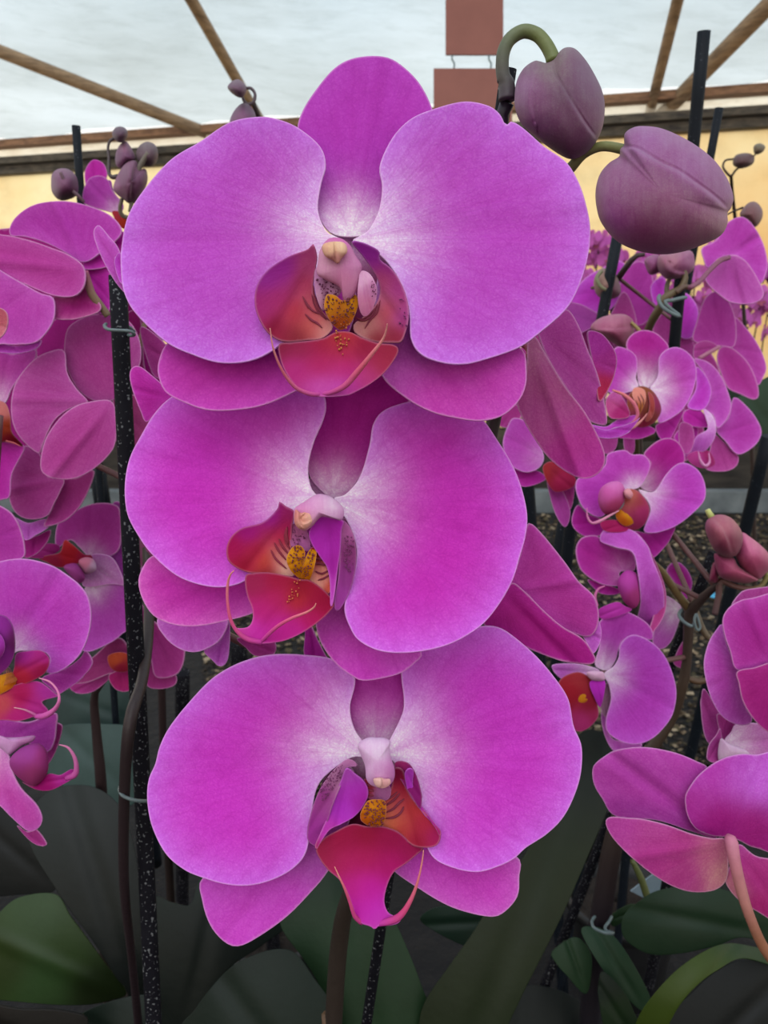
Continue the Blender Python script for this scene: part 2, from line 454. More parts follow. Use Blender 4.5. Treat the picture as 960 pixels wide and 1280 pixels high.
def solid_form(mb, K, pts, d, h, cols, seams=(), seg=64, rings=14, axis=None, p=2.0):
    """a closed rounded body: the outline, bulged towards and away from the viewer by h metres"""
    O = parse(K, pts) if isinstance(pts, str) else np.array(pts, float)
    O = crom(O, seg)
    area = 0.5 * np.sum(O[:, 0] * np.roll(O[:, 1], -1) - np.roll(O[:, 0], -1) * O[:, 1])
    if area < 0: O = O[::-1]
    cen = O.mean(0)
    SE = [(crom(parse(K, s[0]), 400, closed=False), s[1], s[2]) for s in seams]
    n = len(O)
    V = []; Z = []; T = []
    ts = np.sin(np.linspace(0, math.pi / 2, rings + 1))
    for sgn in (-1, 1):
        for i in range(rings + 1):
            t = ts[i]
            if sgn == 1 and i == rings: continue
            Q = cen + (O - cen) * t
            z = np.full(n, d + sgn * h * math.sqrt(max(0, 1 - t * t)))
            if sgn == -1:
                for poly, w, amp in SE:
                    dv = Q[:, None, :] - poly[None]; dd = np.linalg.norm(dv, axis=2); k = dd.argmin(1)
                    tg = np.gradient(poly, axis=0)[k]; side = np.sign(tg[:, 0] * dv[np.arange(n), k, 1] - tg[:, 1] * dv[np.arange(n), k, 0])
                    dm = dd[np.arange(n), k]
                    sd = dm * side; z = z + amp * (1 - t ** 10) * (1.1 * np.exp(-(sd / (w * .75)) ** 2) - np.tanh(sd / w) * np.exp(-(sd / (w * 5)) ** 2))
            V.append(Q); Z.append(z); T.append(np.full(n, t))
    V = np.vstack(V); Z = np.concatenate(Z); T = np.concatenate(T)
    X = Wn(V, Z)
    Fc = []
    for i in range(rings):
        for j in range(n):
            a, c = i * n + j, i * n + (j + 1) % n
            Fc.append((a, c, c + n, a + n) if i else (a, c + n, a + n))
    o = (rings + 1) * n
    for i in range(rings):
        for j in range(n):
            a, c = o + i * n + j, o + i * n + (j + 1) % n
            if i == rings - 1: a2, c2 = rings * n + j, rings * n + (j + 1) % n
            else: a2, c2 = a + n, c + n
            Fc.append((a2, c2, c, a) if i else (a2, c2, a))
    C = idw(V, cols, p) if not np.isscalar(cols[0]) else np.tile(lin(cols), (len(V), 1))
    q = V - cen
    mb.add(X, Fc, np.hstack([C, np.full((len(V), 1), .5)]), np.stack([q[:, 0] * .02, q[:, 1] * .02], 1))

def bud(parent, K, pts, d, h, cols, seams=(), name='bud', seg=40, rings=9, label=None):
    mb = MB(); solid_form(mb, K, pts, d, h, cols, seams, seg, rings)
    return mb.build(name, 'bud', parent, label=label)

def box(mb, c, s, rgb=(120, 120, 120), R=None):
    v = np.array([[x, y, z] for x in (-.5, .5) for y in (-.5, .5) for z in (-.5, .5)]) * np.array(s)
    if R is not None: v = v @ np.array(R).T
    v = v + np.array(c)
    mb.add(v, [(0, 1, 3, 2), (4, 6, 7, 5), (0, 4, 5, 1), (2, 3, 7, 6), (0, 2, 6, 4), (1, 5, 7, 3)], lin(rgb))

def join_blossoms():
    """every blossom that shows no stem of its own gets one, running back to the stalk of its plant"""
    for e, plant, p in BLOOMS:
        if plant.name not in STALKS or any(c.name.startswith('pedicel') for c in e.children): continue
        X = np.vstack(STALKS[plant.name]); v = p - CAM; q = p + v / np.linalg.norm(v) * .011
        dd = np.linalg.norm(X - q - np.array([0, 0, -.02]), axis=1); t = X[dd.argmin()]
        if dd.min() > (.25 if plant.name == 'orchid_plant' else .09) or plant['label'].startswith('orchid at the lower right'): continue
        M = (q + t) / 2 + v / np.linalg.norm(v) * .012
        Q = crom(np.array([q, M, t]), 12, closed=False); mb = MB()
        tubev(mb, Q, np.linspace(.0013, .0015, 12), np.tile(lin((128, 92, 92)), (12, 1)), 8); mb.build('pedicel', 'stem', e)
# ======================================================================= the orchid in front
def ground_under(px, py, d):
    p = W(px, py, d); return np.array([p[0], p[1], 0.0])

hero = empty('orchid_plant', ground_under(470, 1290, 0.36))
tag(hero, 'orchid with three large magenta blossoms facing the viewer and two fat closed buds above', 'orchid', 'potted orchids')

def blossom(plant, px, py, d, label=None):
    e = empty('blossom', W(px, py, d), plant)
    if label: e['label'] = label
    BLOOMS.append((e, plant, W(px, py, d)))
    return e

# ---- blossom 1 (top)
b1 = blossom(hero, 440, 300, .175, 'topmost front-facing blossom')
petal(b1, 'dorsal_sepal', FULL, "437,296 412,290 396,265 380,220 372,185 372,157 380,135 395,112 415,88 435,75 460,70 485,72 505,84 525,105 540,135 545,165 530,210 500,260 465,290",
      (438, 292), .181, cup=-.04, pal=((178, 52, 178), (184, 66, 188)), white=.95, wr=.2, gy=-.12, seg=96, rings=20, crease=-.0006)
petal(b1, 'lateral_sepal', FULL, "207,431 198,453 198,470 207,490 230,503 257,512 287,513 327,507 367,490 400,470 430,430 445,380 435,340 400,350 330,380 260,410 225,422",
      (438, 345), .1805, cup=-.03, pal=((186, 44, 164), (200, 70, 188)), gx=-.06, gy=-.05, seg=96, rings=20)  # darker magenta puts the shade behind the petals into the colour
petal(b1, 'lateral_sepal', FULL, "477,468 507,497 540,515 573,523 600,526 627,520 647,503 657,483 658,460 653,437 620,420 560,400 525,360 505,335 480,330 470,360 470,420",
      (478, 345), .1805, cup=-.03, cols=[(560, 490, (196, 62, 176)), (620, 480, (188, 54, 168)), (500, 450, (190, 78, 180)), (500, 380, (176, 92, 176)), (490, 350, (190, 120, 190)), (640, 500, (200, 80, 190))], gx=.05, gy=-.05, seg=96, rings=20)
petal(b1, 'petal', FULL, "430,303 418,295 407,288 397,262 401,230 407,207 400,183 373,160 347,149 323,146 287,153 250,177 213,200 180,237 160,270 152,307 151,335 155,365 170,392 207,427 240,443 273,453 307,452 337,440 365,415 395,370 415,330",
      (434, 299), .176, white=.95, wr=.26, gx=-.10, gy=-.10, seg=160, rings=34, wav=.0006, crease=.0005, pal=((188, 74, 194), (202, 112, 224)))  # violet edge tone of the big petals stands in for reflected blue light
petal(b1, 'petal', FULL, "440,303 452,294 462,286 474,262 478,233 475,207 490,173 513,149 543,136 580,127 610,132 625,143 632,156 640,152 655,161 680,183 707,202 723,227 733,257 738,287 735,320 724,357 707,387 673,417 647,435 607,449 580,455 553,453 527,443 514,423 512,393 506,366 494,341 473,317",
      (438, 300), .176, white=.95, wr=.26, gx=.10, gy=-.10, seg=170, rings=34, wav=.0006, crease=.0005, pal=((188, 72, 192), (202, 112, 224)))
petal(b1, 'throat_backing', FULL, "425,288 455,288 472,310 492,345 498,385 490,425 455,440 400,440 360,420 345,380 365,330 400,305", (440, 300), .1835, cols=[(440, 300, (206, 150, 200)), (420, 350, (150, 50, 110)), (480, 380, (140, 40, 100)), (400, 420, (120, 24, 60))], cup=.05)  # added sheet closing the throat gaps, its shade put into the colour
# the lip: two cupped side lobes, a callus and an anchor-shaped middle lobe with two tendrils
CR = (290, 250, 4)
mb = MB()
S = patch(mb, CR, "405,222 375,250 280,285 180,350 125,430 117,530 150,620 200,680 270,708 380,700 450,690 500,645 490,600 440,540 410,480 405,420 420,330 425,280", (420, 300), .172, cup=-.22, gx=.10, gy=0.12, seg=80, rings=20,
      cols=[(355, 335, (178, 60, 176)), (335, 350, (180, 66, 180)), (325, 385, (184, 62, 140)), (345, 372, (186, 60, 132)), (345, 410, (150, 30, 70)), (375, 420, (130, 24, 52)), (370, 390, (188, 62, 82)), (383, 352, (190, 74, 110)), (388, 335, (200, 96, 150)), (408, 412, (228, 170, 165)), (398, 396, (210, 110, 120)), (388, 408, (200, 90, 90)), (395, 380, (206, 110, 130))])
for q, w in (("405,425 412,480 435,545 462,580 492,606", 2.6), ("352,480 375,520 402,552 440,570", 2.4), ("365,568 395,598 425,615 450,638", 2.6), ("398,470 410,520 432,560 470,598", 1.8), ("360,500 380,540", 1.5)):
    ribbon(mb, CR, q, S, w, (140, 22, 60))
mb.build('side_lobe', 'lip', b1, .0003)
mb = MB()
S = patch(mb, CR, "600,214 640,212 700,235 738,262 740,300 800,350 850,430 878,520 880,600 850,700 800,712 700,705 620,665 610,620 650,590 720,520 740,450 720,380 660,290", (600, 280), .172, cup=-.25, gx=-.10, gy=0.10, seg=80, rings=20,
      cols=[(455, 308, (176, 62, 186)), (472, 318, (178, 66, 186)), (488, 335, (176, 62, 160)), (498, 360, (190, 80, 160)), (503, 395, (184, 84, 160)), (494, 420, (150, 44, 70)), (470, 425, (140, 34, 50)), (480, 390, (196, 84, 96)), (480, 350, (200, 96, 140)), (460, 400, (220, 150, 150)), (447, 412, (222, 160, 160)), (468, 380, (206, 130, 160))])
for q, w in (("632,600 665,600 700,575 728,520", 2.4), ("665,640 690,600 725,560 742,500", 2.2), ("615,585 650,595 690,570 715,540", 1.8)):
    ribbon(mb, CR, q, S, w, (140, 22, 60))
dots(mb, [(500, 365), (511, 375), (510, 410), (500, 408)], S, 12, .8, (130, 30, 110), 5)
mb.build('side_lobe', 'lip', b1, .0003)
mb = MB()
S = patch(mb, CR, "420,340 412,420 430,510 460,555 490,500 540,470 548,420 530,350 480,320", (480, 330), .172, cup=.1, gy=.02, seg=48, rings=10, cols=[(402, 350, (200, 140, 185)), (420, 350, (206, 150, 190)), (405, 380, (206, 150, 180))])
dots(mb, [(396, 350), (404, 348), (422, 348), (424, 366), (412, 370), (404, 382), (399, 372)], S, 34, .9, (120, 36, 90), 3)
S = patch(mb, CR, "645,355 632,410 628,480 640,555 665,583 700,552 722,490 722,430 690,370", (650, 360), .169, cup=.15, seg=48, rings=10, cols=[(452, 345, (222, 170, 205)), (460, 380, (206, 130, 170)), (468, 365, (198, 130, 175))])
dots(mb, [(464, 350), (470, 360), (470, 372), (464, 372)], S, 10, .8, (120, 36, 90), 4)
mb.build('throat_wall', 'lip', b1, .0003)
mb = MB()
S = patch(mb, CR, "470,478 460,530 475,580 505,625 545,652 590,620 612,585 632,520 620,474 585,478 552,502 520,478 490,470", (545, 560), .1685, cup=.35, seg=64, rings=12, cols=[(412, 378, (206, 140, 30)), (440, 378, (206, 140, 30)), (425, 405, (190, 100, 50)), (426, 385, (180, 110, 30))])
dots(mb, [(408, 371), (418, 371), (427, 378), (440, 370), (446, 376), (441, 396), (426, 412), (414, 402), (407, 388)], S, 62, .95, (120, 40, 36), 9)
mb.build('callus', 'lip', b1, .0003)
mb = MB()
S = patch(mb, CR, "235,722 300,712 400,702 460,690 520,660 590,660 650,688 730,715 800,722 832,742 820,785 765,860 690,920 600,968 560,978 470,984 380,975 318,932 268,862 240,792", (545, 650), .1695, cup=.10, gy=-.28, fold=.12, seg=96, rings=22,
      cols=[(352, 432, (140, 34, 70)), (375, 435, (150, 40, 80)), (405, 432, (160, 30, 70)), (427, 425, (190, 70, 60)), (430, 440, (180, 50, 90)), (455, 435, (150, 28, 66)), (485, 437, (160, 46, 76)), (478, 455, (176, 60, 90)), (460, 475, (196, 74, 140)), (400, 455, (186, 44, 110)), (430, 460, (194, 46, 130)), (400, 485, (204, 92, 180)), (425, 488, (206, 100, 196)), (370, 462, (190, 56, 140)), (440, 488, (204, 70, 170))])
dots(mb, [(420, 405), (438, 405), (440, 430), (432, 445), (424, 445), (418, 425)], S, 26, .8, (206, 130, 50), 12)
mb.build('middle_lobe', 'lip', b1, .0004)
mb = MB(); tubepx(mb, CR, "440,972 385,968 312,932 250,850 207,745 190,640", [.1665, .165, .163, .160, .157, .155], [3.2, 3.0, 2.4, 1.7, 1.2, .5], [(206, 80, 170), (226, 120, 140), (236, 170, 160)], n=36); mb.build('tendril', 'lip', b1)
mb = MB(); tubepx(mb, CR, "450,972 500,960 565,928 625,862 690,782 752,700 772,645 776,618", [.1665, .165, .163, .160, .157, .155], [3.2, 3.0, 4.2, 3.6, 1.9, 1.1, .5], [(206, 80, 170), (222, 100, 130), (236, 170, 160)], n=36); mb.build('tendril', 'lip', b1)
mb = MB()
solid_form(mb, CR, "440,250 430,310 425,370 470,400 540,440 560,505 600,490 628,440 640,380 650,330 620,280 590,225 540,190 480,195", .1695, .0022, [(410, 320, (214, 160, 186)), (430, 350, (196, 122, 160)), (440, 330, (200, 130, 176)), (420, 298, (206, 120, 180))])
mb.build('column', 'lip', b1)
mb = MB()
solid_form(mb, CR, "450,245 458,220 500,208 550,210 572,228 575,262 550,290 530,318 500,300 465,280", .1665, .0018, [(415, 308, (228, 184, 152)), (425, 306, (232, 196, 166)), (420, 325, (200, 140, 130))], seams=(("512,215 515,250 512,290", 1.6, .0005),))
mb.build('anther_cap', 'lip', b1)

# ---- blossom 2 (middle)
b2 = blossom(hero, 405, 620, .190, 'middle front-facing blossom, its lip turned to one side')
petal(b2, 'dorsal_sepal', FULL, "402,614 386,592 388,560 402,522 398,490 420,465 455,455 490,465 512,500 495,525 468,560 452,592 432,620 415,622",
      (415, 616), .197, cup=-.03, pal=((172, 28, 146), (176, 34, 152)), white=.6, wr=.22, gy=-.08, seg=90, rings=20)
petal(b2, 'lateral_sepal', FULL, "190,695 177,712 173,730 180,753 195,772 223,782 253,782 287,775 315,767 345,750 380,715 395,670 385,650 340,680 260,700 215,695",
      (396, 655), .197, cup=-.03, pal=((204, 50, 182), (218, 96, 200)), gx=-.06, seg=96, rings=20)
petal(b2, 'lateral_sepal', FULL, "395,783 403,807 420,830 440,845 457,851 497,843 517,830 527,815 500,790 474,760 458,715 450,680 442,655 428,648 412,660 400,700 394,750",
      (420, 655), .197, cup=-.03, cols=[(460, 830, (206, 66, 196)), (430, 800, (200, 70, 190)), (435, 740, (172, 70, 156)), (435, 690, (156, 66, 132)), (425, 655, (190, 110, 170)), (500, 825, (206, 80, 200)), (410, 780, (190, 70, 180))], seg=96, rings=20)
petal(b2, 'petal', FULL, "396,619 390,613 385,595 386,575 393,550 403,527 407,507 400,490 365,480 300,478 240,485 213,497 193,517 177,543 162,573 156,607 159,642 173,670 190,693 217,717 243,729 273,734 300,729 320,715 345,690 372,655 388,632",
      (400, 621), .191, white=.9, wr=.27, gx=-.08, gy=-.10, seg=160, rings=34, wav=.0006, pal=((200, 48, 190), (210, 100, 222)))
petal(b2, 'petal', FULL, "416,624 432,618 450,596 462,557 467,530 480,513 507,503 540,498 575,503 603,524 621,549 640,580 652,610 659,643 657,670 650,695 640,727 622,758 600,783 567,803 533,813 497,816 470,812 448,800 438,785 431,765 433,745 442,718 446,690 441,667 432,648",
      (414, 624), .191, white=.95, wr=.27, gx=.08, gy=-.10, seg=170, rings=34, wav=.0006, pal=((198, 44, 184), (210, 100, 224)))
petal(b2, 'throat_backing', FULL, "385,600 400,596 425,606 440,640 440,690 425,740 390,760 350,735 335,690 360,640", (405, 620), .1992, cols=[(410, 615, (214, 160, 206)), (380, 690, (130, 36, 80)), (410, 720, (130, 30, 70)), (435, 670, (160, 80, 140))], cup=.05)  # added backing, throat shade painted in dark tones
CR = (260, 590, 4.364)
mb = MB()
S = patch(mb, CR, "388,165 376,205 300,275 180,310 118,370 102,440 125,500 210,545 320,556 430,567 470,560 460,470 455,400 458,300 470,220 425,190", (450, 230), .188, cup=-.18, gx=.12, gy=.12, seg=80, rings=20,
      cols=[(340, 645, (184, 50, 170)), (310, 665, (184, 40, 150)), (292, 685, (190, 34, 110)), (305, 705, (170, 26, 70)), (335, 712, (160, 22, 50)), (320, 690, (188, 40, 90)), (332, 700, (206, 80, 60)), (350, 672, (190, 50, 90)), (360, 655, (176, 36, 90)), (348, 698, (220, 140, 140)), (357, 708, (230, 180, 170)), (362, 645, (180, 60, 130))])
for q, w in (("430,300 425,345 438,395", 4.2), ("385,365 405,405 440,450", 2.6), ("360,385 385,430 425,480", 2.6), ("342,425 370,475 428,528", 2.6), ("415,340 425,385 450,425", 2.0)):
    ribbon(mb, CR, q, S, w, (150, 20, 56))
mb.build('side_lobe', 'lip', b2, .0003)
mb = MB()
S = patch(mb, CR, "560,415 600,425 640,480 665,560 668,640 650,665 600,625 555,595 560,500", (580, 420), .1885, cup=-.1, seg=40, rings=10, cols=[(392, 700, (170, 50, 70)), (402, 715, (226, 150, 140)), (400, 730, (226, 160, 150)), (411, 735, (206, 90, 80)), (398, 690, (150, 30, 50))])
for q, w in (("585,540 620,555 660,535", 2.6), ("600,590 630,580 662,560", 2.4), ("575,500 610,500 640,510", 3.4), ("585,470 625,480", 3.4)):
    ribbon(mb, CR, q, S, w, (140, 22, 56))
S = patch(mb, CR, "735,262 780,310 806,400 808,500 785,620 740,720 700,760 690,700 712,560 722,400 722,310", (740, 280), .1885, cup=.05, gx=.25, seg=60, rings=14, cols=[(430, 665, (190, 110, 170)), (440, 690, (150, 70, 130)), (436, 720, (160, 70, 150)), (425, 750, (180, 80, 175))])
dots(mb, [(431, 668), (442, 672), (444, 700), (441, 715), (434, 720), (430, 700)], S, 46, .8, (130, 40, 110), 7)
S = patch(mb, CR, "600,250 553,320 560,380 608,460 648,520 664,600 667,722 678,726 692,640 706,540 722,430 728,320 738,270 690,252 640,244", (650, 260), .186, cup=-.12, gx=-.2, seg=70, rings=18, cols=[(395, 665, (196, 62, 200)), (415, 660, (184, 52, 180)), (415, 700, (176, 48, 168)), (412, 740, (196, 80, 190)), (405, 690, (192, 60, 192))])
mb.build('side_lobe', 'lip', b2, .0003)
mb = MB()
S = patch(mb, CR, "452,300 452,400 510,420 545,432 560,400 540,320 490,280", (500, 290), .19, cup=.05, seg=40, rings=8, cols=[(370, 665, (180, 104, 150)), (380, 680, (196, 120, 180))])
dots(mb, [(366, 660), (378, 662), (382, 678), (372, 682), (365, 676)], S, 18, .9, (130, 36, 100), 8)
mb.build('throat_wall', 'lip', b2, .0003)
mb = MB()
S = patch(mb, CR, "428,470 458,412 500,400 530,436 520,520 510,582 470,560 440,520", (500, 480), .1855, cup=.45, seg=48, rings=10, cols=[(366, 695, (214, 150, 30)), (374, 700, (200, 130, 24))])
dots(mb, [(360, 698), (366, 685), (375, 683), (380, 692), (377, 715), (368, 715)], S, 34, .9, (130, 40, 34), 10)
S = patch(mb, CR, "530,470 560,418 590,430 590,470 575,540 548,596 505,585 515,520", (560, 480), .186, cup=.45, seg=48, rings=10, cols=[(388, 695, (214, 150, 30)), (384, 715, (206, 130, 30))])
dots(mb, [(383, 697), (389, 687), (394, 691), (391, 710), (384, 724), (378, 720)], S, 26, .9, (130, 40, 34), 11)
mb.build('callus', 'lip', b2, .0003)
mb = MB()
S = patch(mb, CR, "205,565 240,552 330,548 440,568 500,585 560,592 640,650 687,715 665,760 600,820 510,880 410,922 300,936 215,922 160,880 150,852 180,852 222,842 243,802 240,745 215,680 203,620", (500, 590), .187, cup=.05, gy=-.25, gx=.1, fold=.10, seg=110, rings=24,
      cols=[(320, 728, (160, 40, 90)), (345, 728, (166, 26, 70)), (375, 733, (150, 16, 50)), (400, 750, (160, 20, 66)), (412, 755, (170, 26, 80)), (370, 750, (190, 60, 60)), (345, 750, (186, 40, 110)), (390, 775, (190, 34, 110)), (350, 785, (200, 46, 160)), (320, 790, (206, 60, 180)), (330, 765, (190, 40, 130)), (370, 790, (204, 50, 160)), (300, 792, (210, 80, 170))])
dots(mb, [(368, 725), (378, 725), (372, 748), (358, 755)], S, 18, .8, (216, 120, 60), 12)
mb.build('middle_lobe', 'lip', b2, .0004)
mb = MB(); tubepx(mb, CR, "290,928 215,912 158,868 122,800 106,700 108,610 122,560 142,538", [.183, .181, .179, .177, .175, .174], [3.4, 3.4, 2.6, 2.2, 1.8, 1.7, 1.2, .7], [(206, 60, 170), (232, 100, 150), (236, 150, 150)], n=40); mb.build('tendril', 'lip', b2)
mb = MB(); tubepx(mb, CR, "290,925 330,885 385,838 455,798 540,764 578,738 589,716", [.183, .181, .178, .175, .173, .172], [2.4, 2.6, 2.6, 2.2, 1.6, 1.1, .5], [(206, 60, 170), (232, 100, 150), (240, 160, 150)], n=36); mb.build('tendril', 'lip', b2)
mb = MB()
solid_form(mb, CR, "468,215 480,190 520,165 600,120 680,140 740,200 730,262 690,255 620,245 570,295 530,320 490,305 470,270", .186, .0035, [(376, 640, (222, 150, 200)), (395, 630, (226, 166, 212)), (415, 630, (228, 190, 222)), (420, 645, (222, 170, 214)), (380, 655, (220, 160, 180))])
mb.build('column', 'lip', b2)
mb = MB()
solid_form(mb, CR, "478,205 470,250 478,290 510,312 548,300 572,262 560,225 530,218 505,222", .1835, .0018, [(380, 648, (232, 170, 150)), (372, 645, (226, 150, 140)), (384, 650, (238, 190, 170))], seams=(("500,225 500,260 512,290", 1.4, .0005), ("520,235 505,255 520,275 545,270", 1.2, .0004)))
mb.build('anther_cap', 'lip', b2)

# ---- blossom 3 (lowest)
b3 = blossom(hero, 470, 940, .205, 'lowest front-facing blossom with a long tapering lip')
petal(b3, 'dorsal_sepal', FULL, "455,932 440,908 436,880 441,852 455,835 480,830 500,838 508,866 502,900 487,932 471,940",
      (470, 936), .211, cup=-.03, pal=((178, 50, 164), (168, 26, 150)), white=.62, wr=.4, seg=80, rings=18)
petal(b3, 'lateral_sepal', FULL, "253,1098 253,1127 263,1157 280,1177 297,1183 320,1173 357,1147 387,1117 410,1089 430,1050 445,985 436,958 410,975 370,1050 300,1085",
      (447, 962), .211, cup=-.03, cols=[(300, 1150, (202, 70, 196)), (350, 1120, (200, 72, 196)), (395, 1080, (186, 84, 186)), (400, 1020, (160, 52, 150)), (415, 975, (180, 100, 160)), (440, 960, (180, 110, 170)), (260, 1120, (200, 80, 200))], gx=-.05, gy=-.05, seg=96, rings=20)
petal(b3, 'lateral_sepal', FULL, "488,1084 527,1113 560,1132 590,1142 617,1146 633,1138 647,1120 649,1097 647,1072 600,1060 540,1020 505,975 490,965 480,1000 480,1050",
      (490, 965), .211, cup=-.03, pal=((204, 66, 194), (206, 94, 200)), gx=.05, gy=-.05, seg=96, rings=20)
petal(b3, 'petal', FULL, "460,946 455,930 443,912 437,885 443,847 417,825 380,819 347,818 320,822 290,833 263,850 237,877 213,907 200,932 194,955 186,974 184,1000 190,1033 207,1067 230,1087 253,1097 280,1105 310,1107 340,1100 367,1085 383,1063 389,1020 396,985 412,965 440,947",
      (458, 944), .206, white=.92, wr=.27, gx=-.06, gy=-.10, seg=170, rings=34, wav=.0006, pal=((200, 52, 192), (206, 104, 222)))
petal(b3, 'petal', FULL, "478,944 486,928 503,893 505,873 502,840 512,812 555,790 600,783 622,784 640,794 667,817 690,843 710,873 717,907 727,933 726,967 717,997 703,1023 683,1043 657,1060 643,1073 623,1083 597,1090 567,1085 540,1070 527,1035 518,1000 505,970 492,952",
      (482, 944), .206, white=.92, wr=.27, gx=.06, gy=-.10, seg=170, rings=34, wav=.0006, pal=((198, 54, 192), (206, 104, 222)))
petal(b3, 'throat_backing', FULL, "445,915 500,915 515,950 530,990 528,1045 480,1060 420,1050 396,1015 404,975 428,945", (470, 935), .2135, cols=[(470, 930, (222, 180, 216)), (440, 1000, (110, 24, 70)), (500, 1000, (130, 24, 80)), (470, 1040, (120, 20, 60))], cup=.05)  # added backing behind the throat, darkened by colour for shade
CR = (370, 880, 4.268)
mb = MB()
S = patch(mb, CR, "300,298 262,300 185,370 115,480 70,620 60,720 105,760 120,730 160,650 200,530 245,420 268,345 330,330", (300, 310), .2035, cup=.05, seg=60, rings=14, cols=[(400, 990, (164, 70, 150)), (412, 972, (188, 130, 170)), (390, 1040, (170, 66, 160)), (435, 952, (196, 130, 180))])
dots(mb, [(399, 985), (412, 966), (428, 955), (428, 968), (416, 985), (404, 1002)], S, 70, .75, (130, 40, 110), 14)
S = patch(mb, CR, "270,345 320,378 368,420 385,480 360,545 310,602 240,642 180,672 135,735 112,775 104,750 130,690 165,610 200,520 240,410", (280, 350), .2005, cup=-.2, gx=.15, seg=80, rings=20, cols=[(440, 985, (196, 72, 206)), (430, 1010, (192, 68, 204)), (435, 970, (204, 100, 210)), (405, 1045, (200, 76, 190)), (450, 1000, (186, 56, 180)), (398, 1058, (180, 50, 110))])
mb.build('side_lobe', 'lip', b3, .0003)
mb = MB()
S = patch(mb, CR, "525,320 560,305 610,325 650,400 672,500 660,560 620,500 580,440 545,380", (540, 320), .203, cup=.0, seg=40, rings=10, cols=[(500, 955, (170, 56, 120)), (515, 965, (150, 36, 120)), (524, 990, (146, 36, 120))])
S = patch(mb, CR, "520,350 560,345 580,380 592,455 650,540 740,640 770,700 750,752 690,766 620,752 540,685 460,655 455,590 475,500 510,440", (540, 360), .202, cup=-.18, gx=-.12, seg=80, rings=20, cols=[(495, 970, (140, 26, 80)), (505, 985, (166, 40, 70)), (515, 1010, (186, 60, 70)), (530, 1030, (180, 50, 80)), (545, 1045, (176, 40, 110)), (490, 1030, (206, 110, 80)), (490, 1012, (206, 110, 110)), (500, 1040, (180, 60, 70)), (520, 1052, (160, 30, 70)), (497, 1000, (190, 80, 100)), (480, 1025, (210, 130, 100))])
for q, w in (("482,542 520,515 555,478", 2.4), ("482,580 520,560 550,530 578,508", 2.6), ("480,612 525,605 560,580 576,548", 2.6), ("490,510 520,490 540,470", 1.8)):
    ribbon(mb, CR, q, S, w, (140, 22, 60))
S = patch(mb, CR, "580,385 590,355 612,345 628,365 625,440 670,540 735,630 770,675 765,705 735,650 660,560 600,470", (590, 360), .2, cup=-.15, gx=-.1, seg=60, rings=14, cols=[(510, 970, (196, 80, 206)), (515, 985, (190, 70, 200)), (540, 1025, (180, 56, 160)), (549, 1040, (180, 50, 120))])
mb.build('side_lobe', 'lip', b3, .0003)
mb = MB()
S = patch(mb, CR, "365,400 420,430 500,438 500,500 455,520 400,510 368,480", (430, 420), .2035, cup=.05, seg=40, rings=8, cols=[(475, 990, (176, 110, 160)), (460, 985, (160, 50, 70))])
for q in ("378,430 395,436 414,440", "384,458 400,462 416,466", "388,485 402,488 416,490"): ribbon(mb, CR, q, S, 2.4, (140, 22, 56))
mb.build('throat_wall', 'lip', b3, .0003)
mb = MB()
S = patch(mb, CR, "385,515 430,508 475,518 482,580 462,642 405,655 352,628 342,590 362,545", (420, 580), .2, cup=.4, seg=48, rings=12, cols=[(466, 1012, (214, 140, 30)), (475, 1020, (200, 120, 26)), (458, 1028, (190, 100, 30))])
dots(mb, [(455, 1012), (462, 1000), (480, 1001), (482, 1016), (478, 1030), (464, 1033), (452, 1025)], S, 60, .95, (136, 44, 34), 15)
mb.build('callus', 'lip', b3, .0003)
mb = MB()
S = patch(mb, CR, "106,770 150,715 210,680 300,640 380,652 460,652 545,682 620,745 682,770 650,800 590,850 530,890 500,935 478,1000 472,1060 492,1112 525,1132 560,1145 545,1170 500,1182 445,1184 420,1203 395,1186 350,1172 318,1142 298,1080 268,1000 228,935 175,890 128,830", (410, 650), .202, cup=.04, gy=-.18, fold=.22, seg=120, rings=26,
      cols=[(400, 1062, (160, 40, 80)), (425, 1050, (160, 26, 76)), (458, 1045, (150, 20, 60)), (490, 1050, (156, 24, 80)), (515, 1062, (160, 30, 90)), (458, 1075, (180, 40, 100)), (430, 1080, (186, 46, 110)), (490, 1080, (184, 34, 120)), (460, 1110, (202, 44, 170)), (470, 1140, (206, 56, 196)), (450, 1140, (204, 50, 180)), (440, 1110, (200, 50, 150)), (410, 1080, (170, 50, 90)), (475, 1155, (214, 90, 200))])
mb.build('middle_lobe', 'lip', b3, .0004)
mb = MB(); tubepx(mb, CR, "350,1165 312,1130 288,1060 262,990 232,925 206,868", [.199, .197, .195, .193, .192], [3.6, 2.6, 2.0, 1.6, 1.1, .5], [(206, 56, 150), (226, 90, 140), (240, 170, 150)], n=32); mb.build('tendril', 'lip', b3)
mb = MB(); tubepx(mb, CR, "440,1172 500,1158 550,1135 592,1082 632,1000 660,905 676,820 680,780", [.199, .197, .195, .193, .191, .19], [3.4, 4.4, 4.4, 3.4, 2.2, 1.3, .9, .5], [(206, 56, 180), (222, 80, 140), (230, 130, 140), (236, 160, 150)], n=40); mb.build('tendril', 'lip', b3)
mb = MB()
solid_form(mb, CR, "330,215 345,270 368,330 375,400 400,432 440,446 490,438 522,405 527,350 508,290 500,230 505,200 470,180 430,178 380,180", .1995, .004, [(470, 940, (228, 198, 228)), (475, 965, (222, 170, 218)), (460, 960, (226, 180, 222)), (488, 965, (206, 130, 190))])
mb.build('column', 'lip', b3)
mb = MB()
solid_form(mb, CR, "412,400 420,430 445,448 480,446 505,425 500,400 470,398 455,392 435,392", .1962, .0013, [(470, 976, (232, 190, 180)), (484, 980, (224, 170, 170))], seams=(("458,392 462,420 458,446", 1.4, .0005),))
mb.build('anther_cap', 'lip', b3)

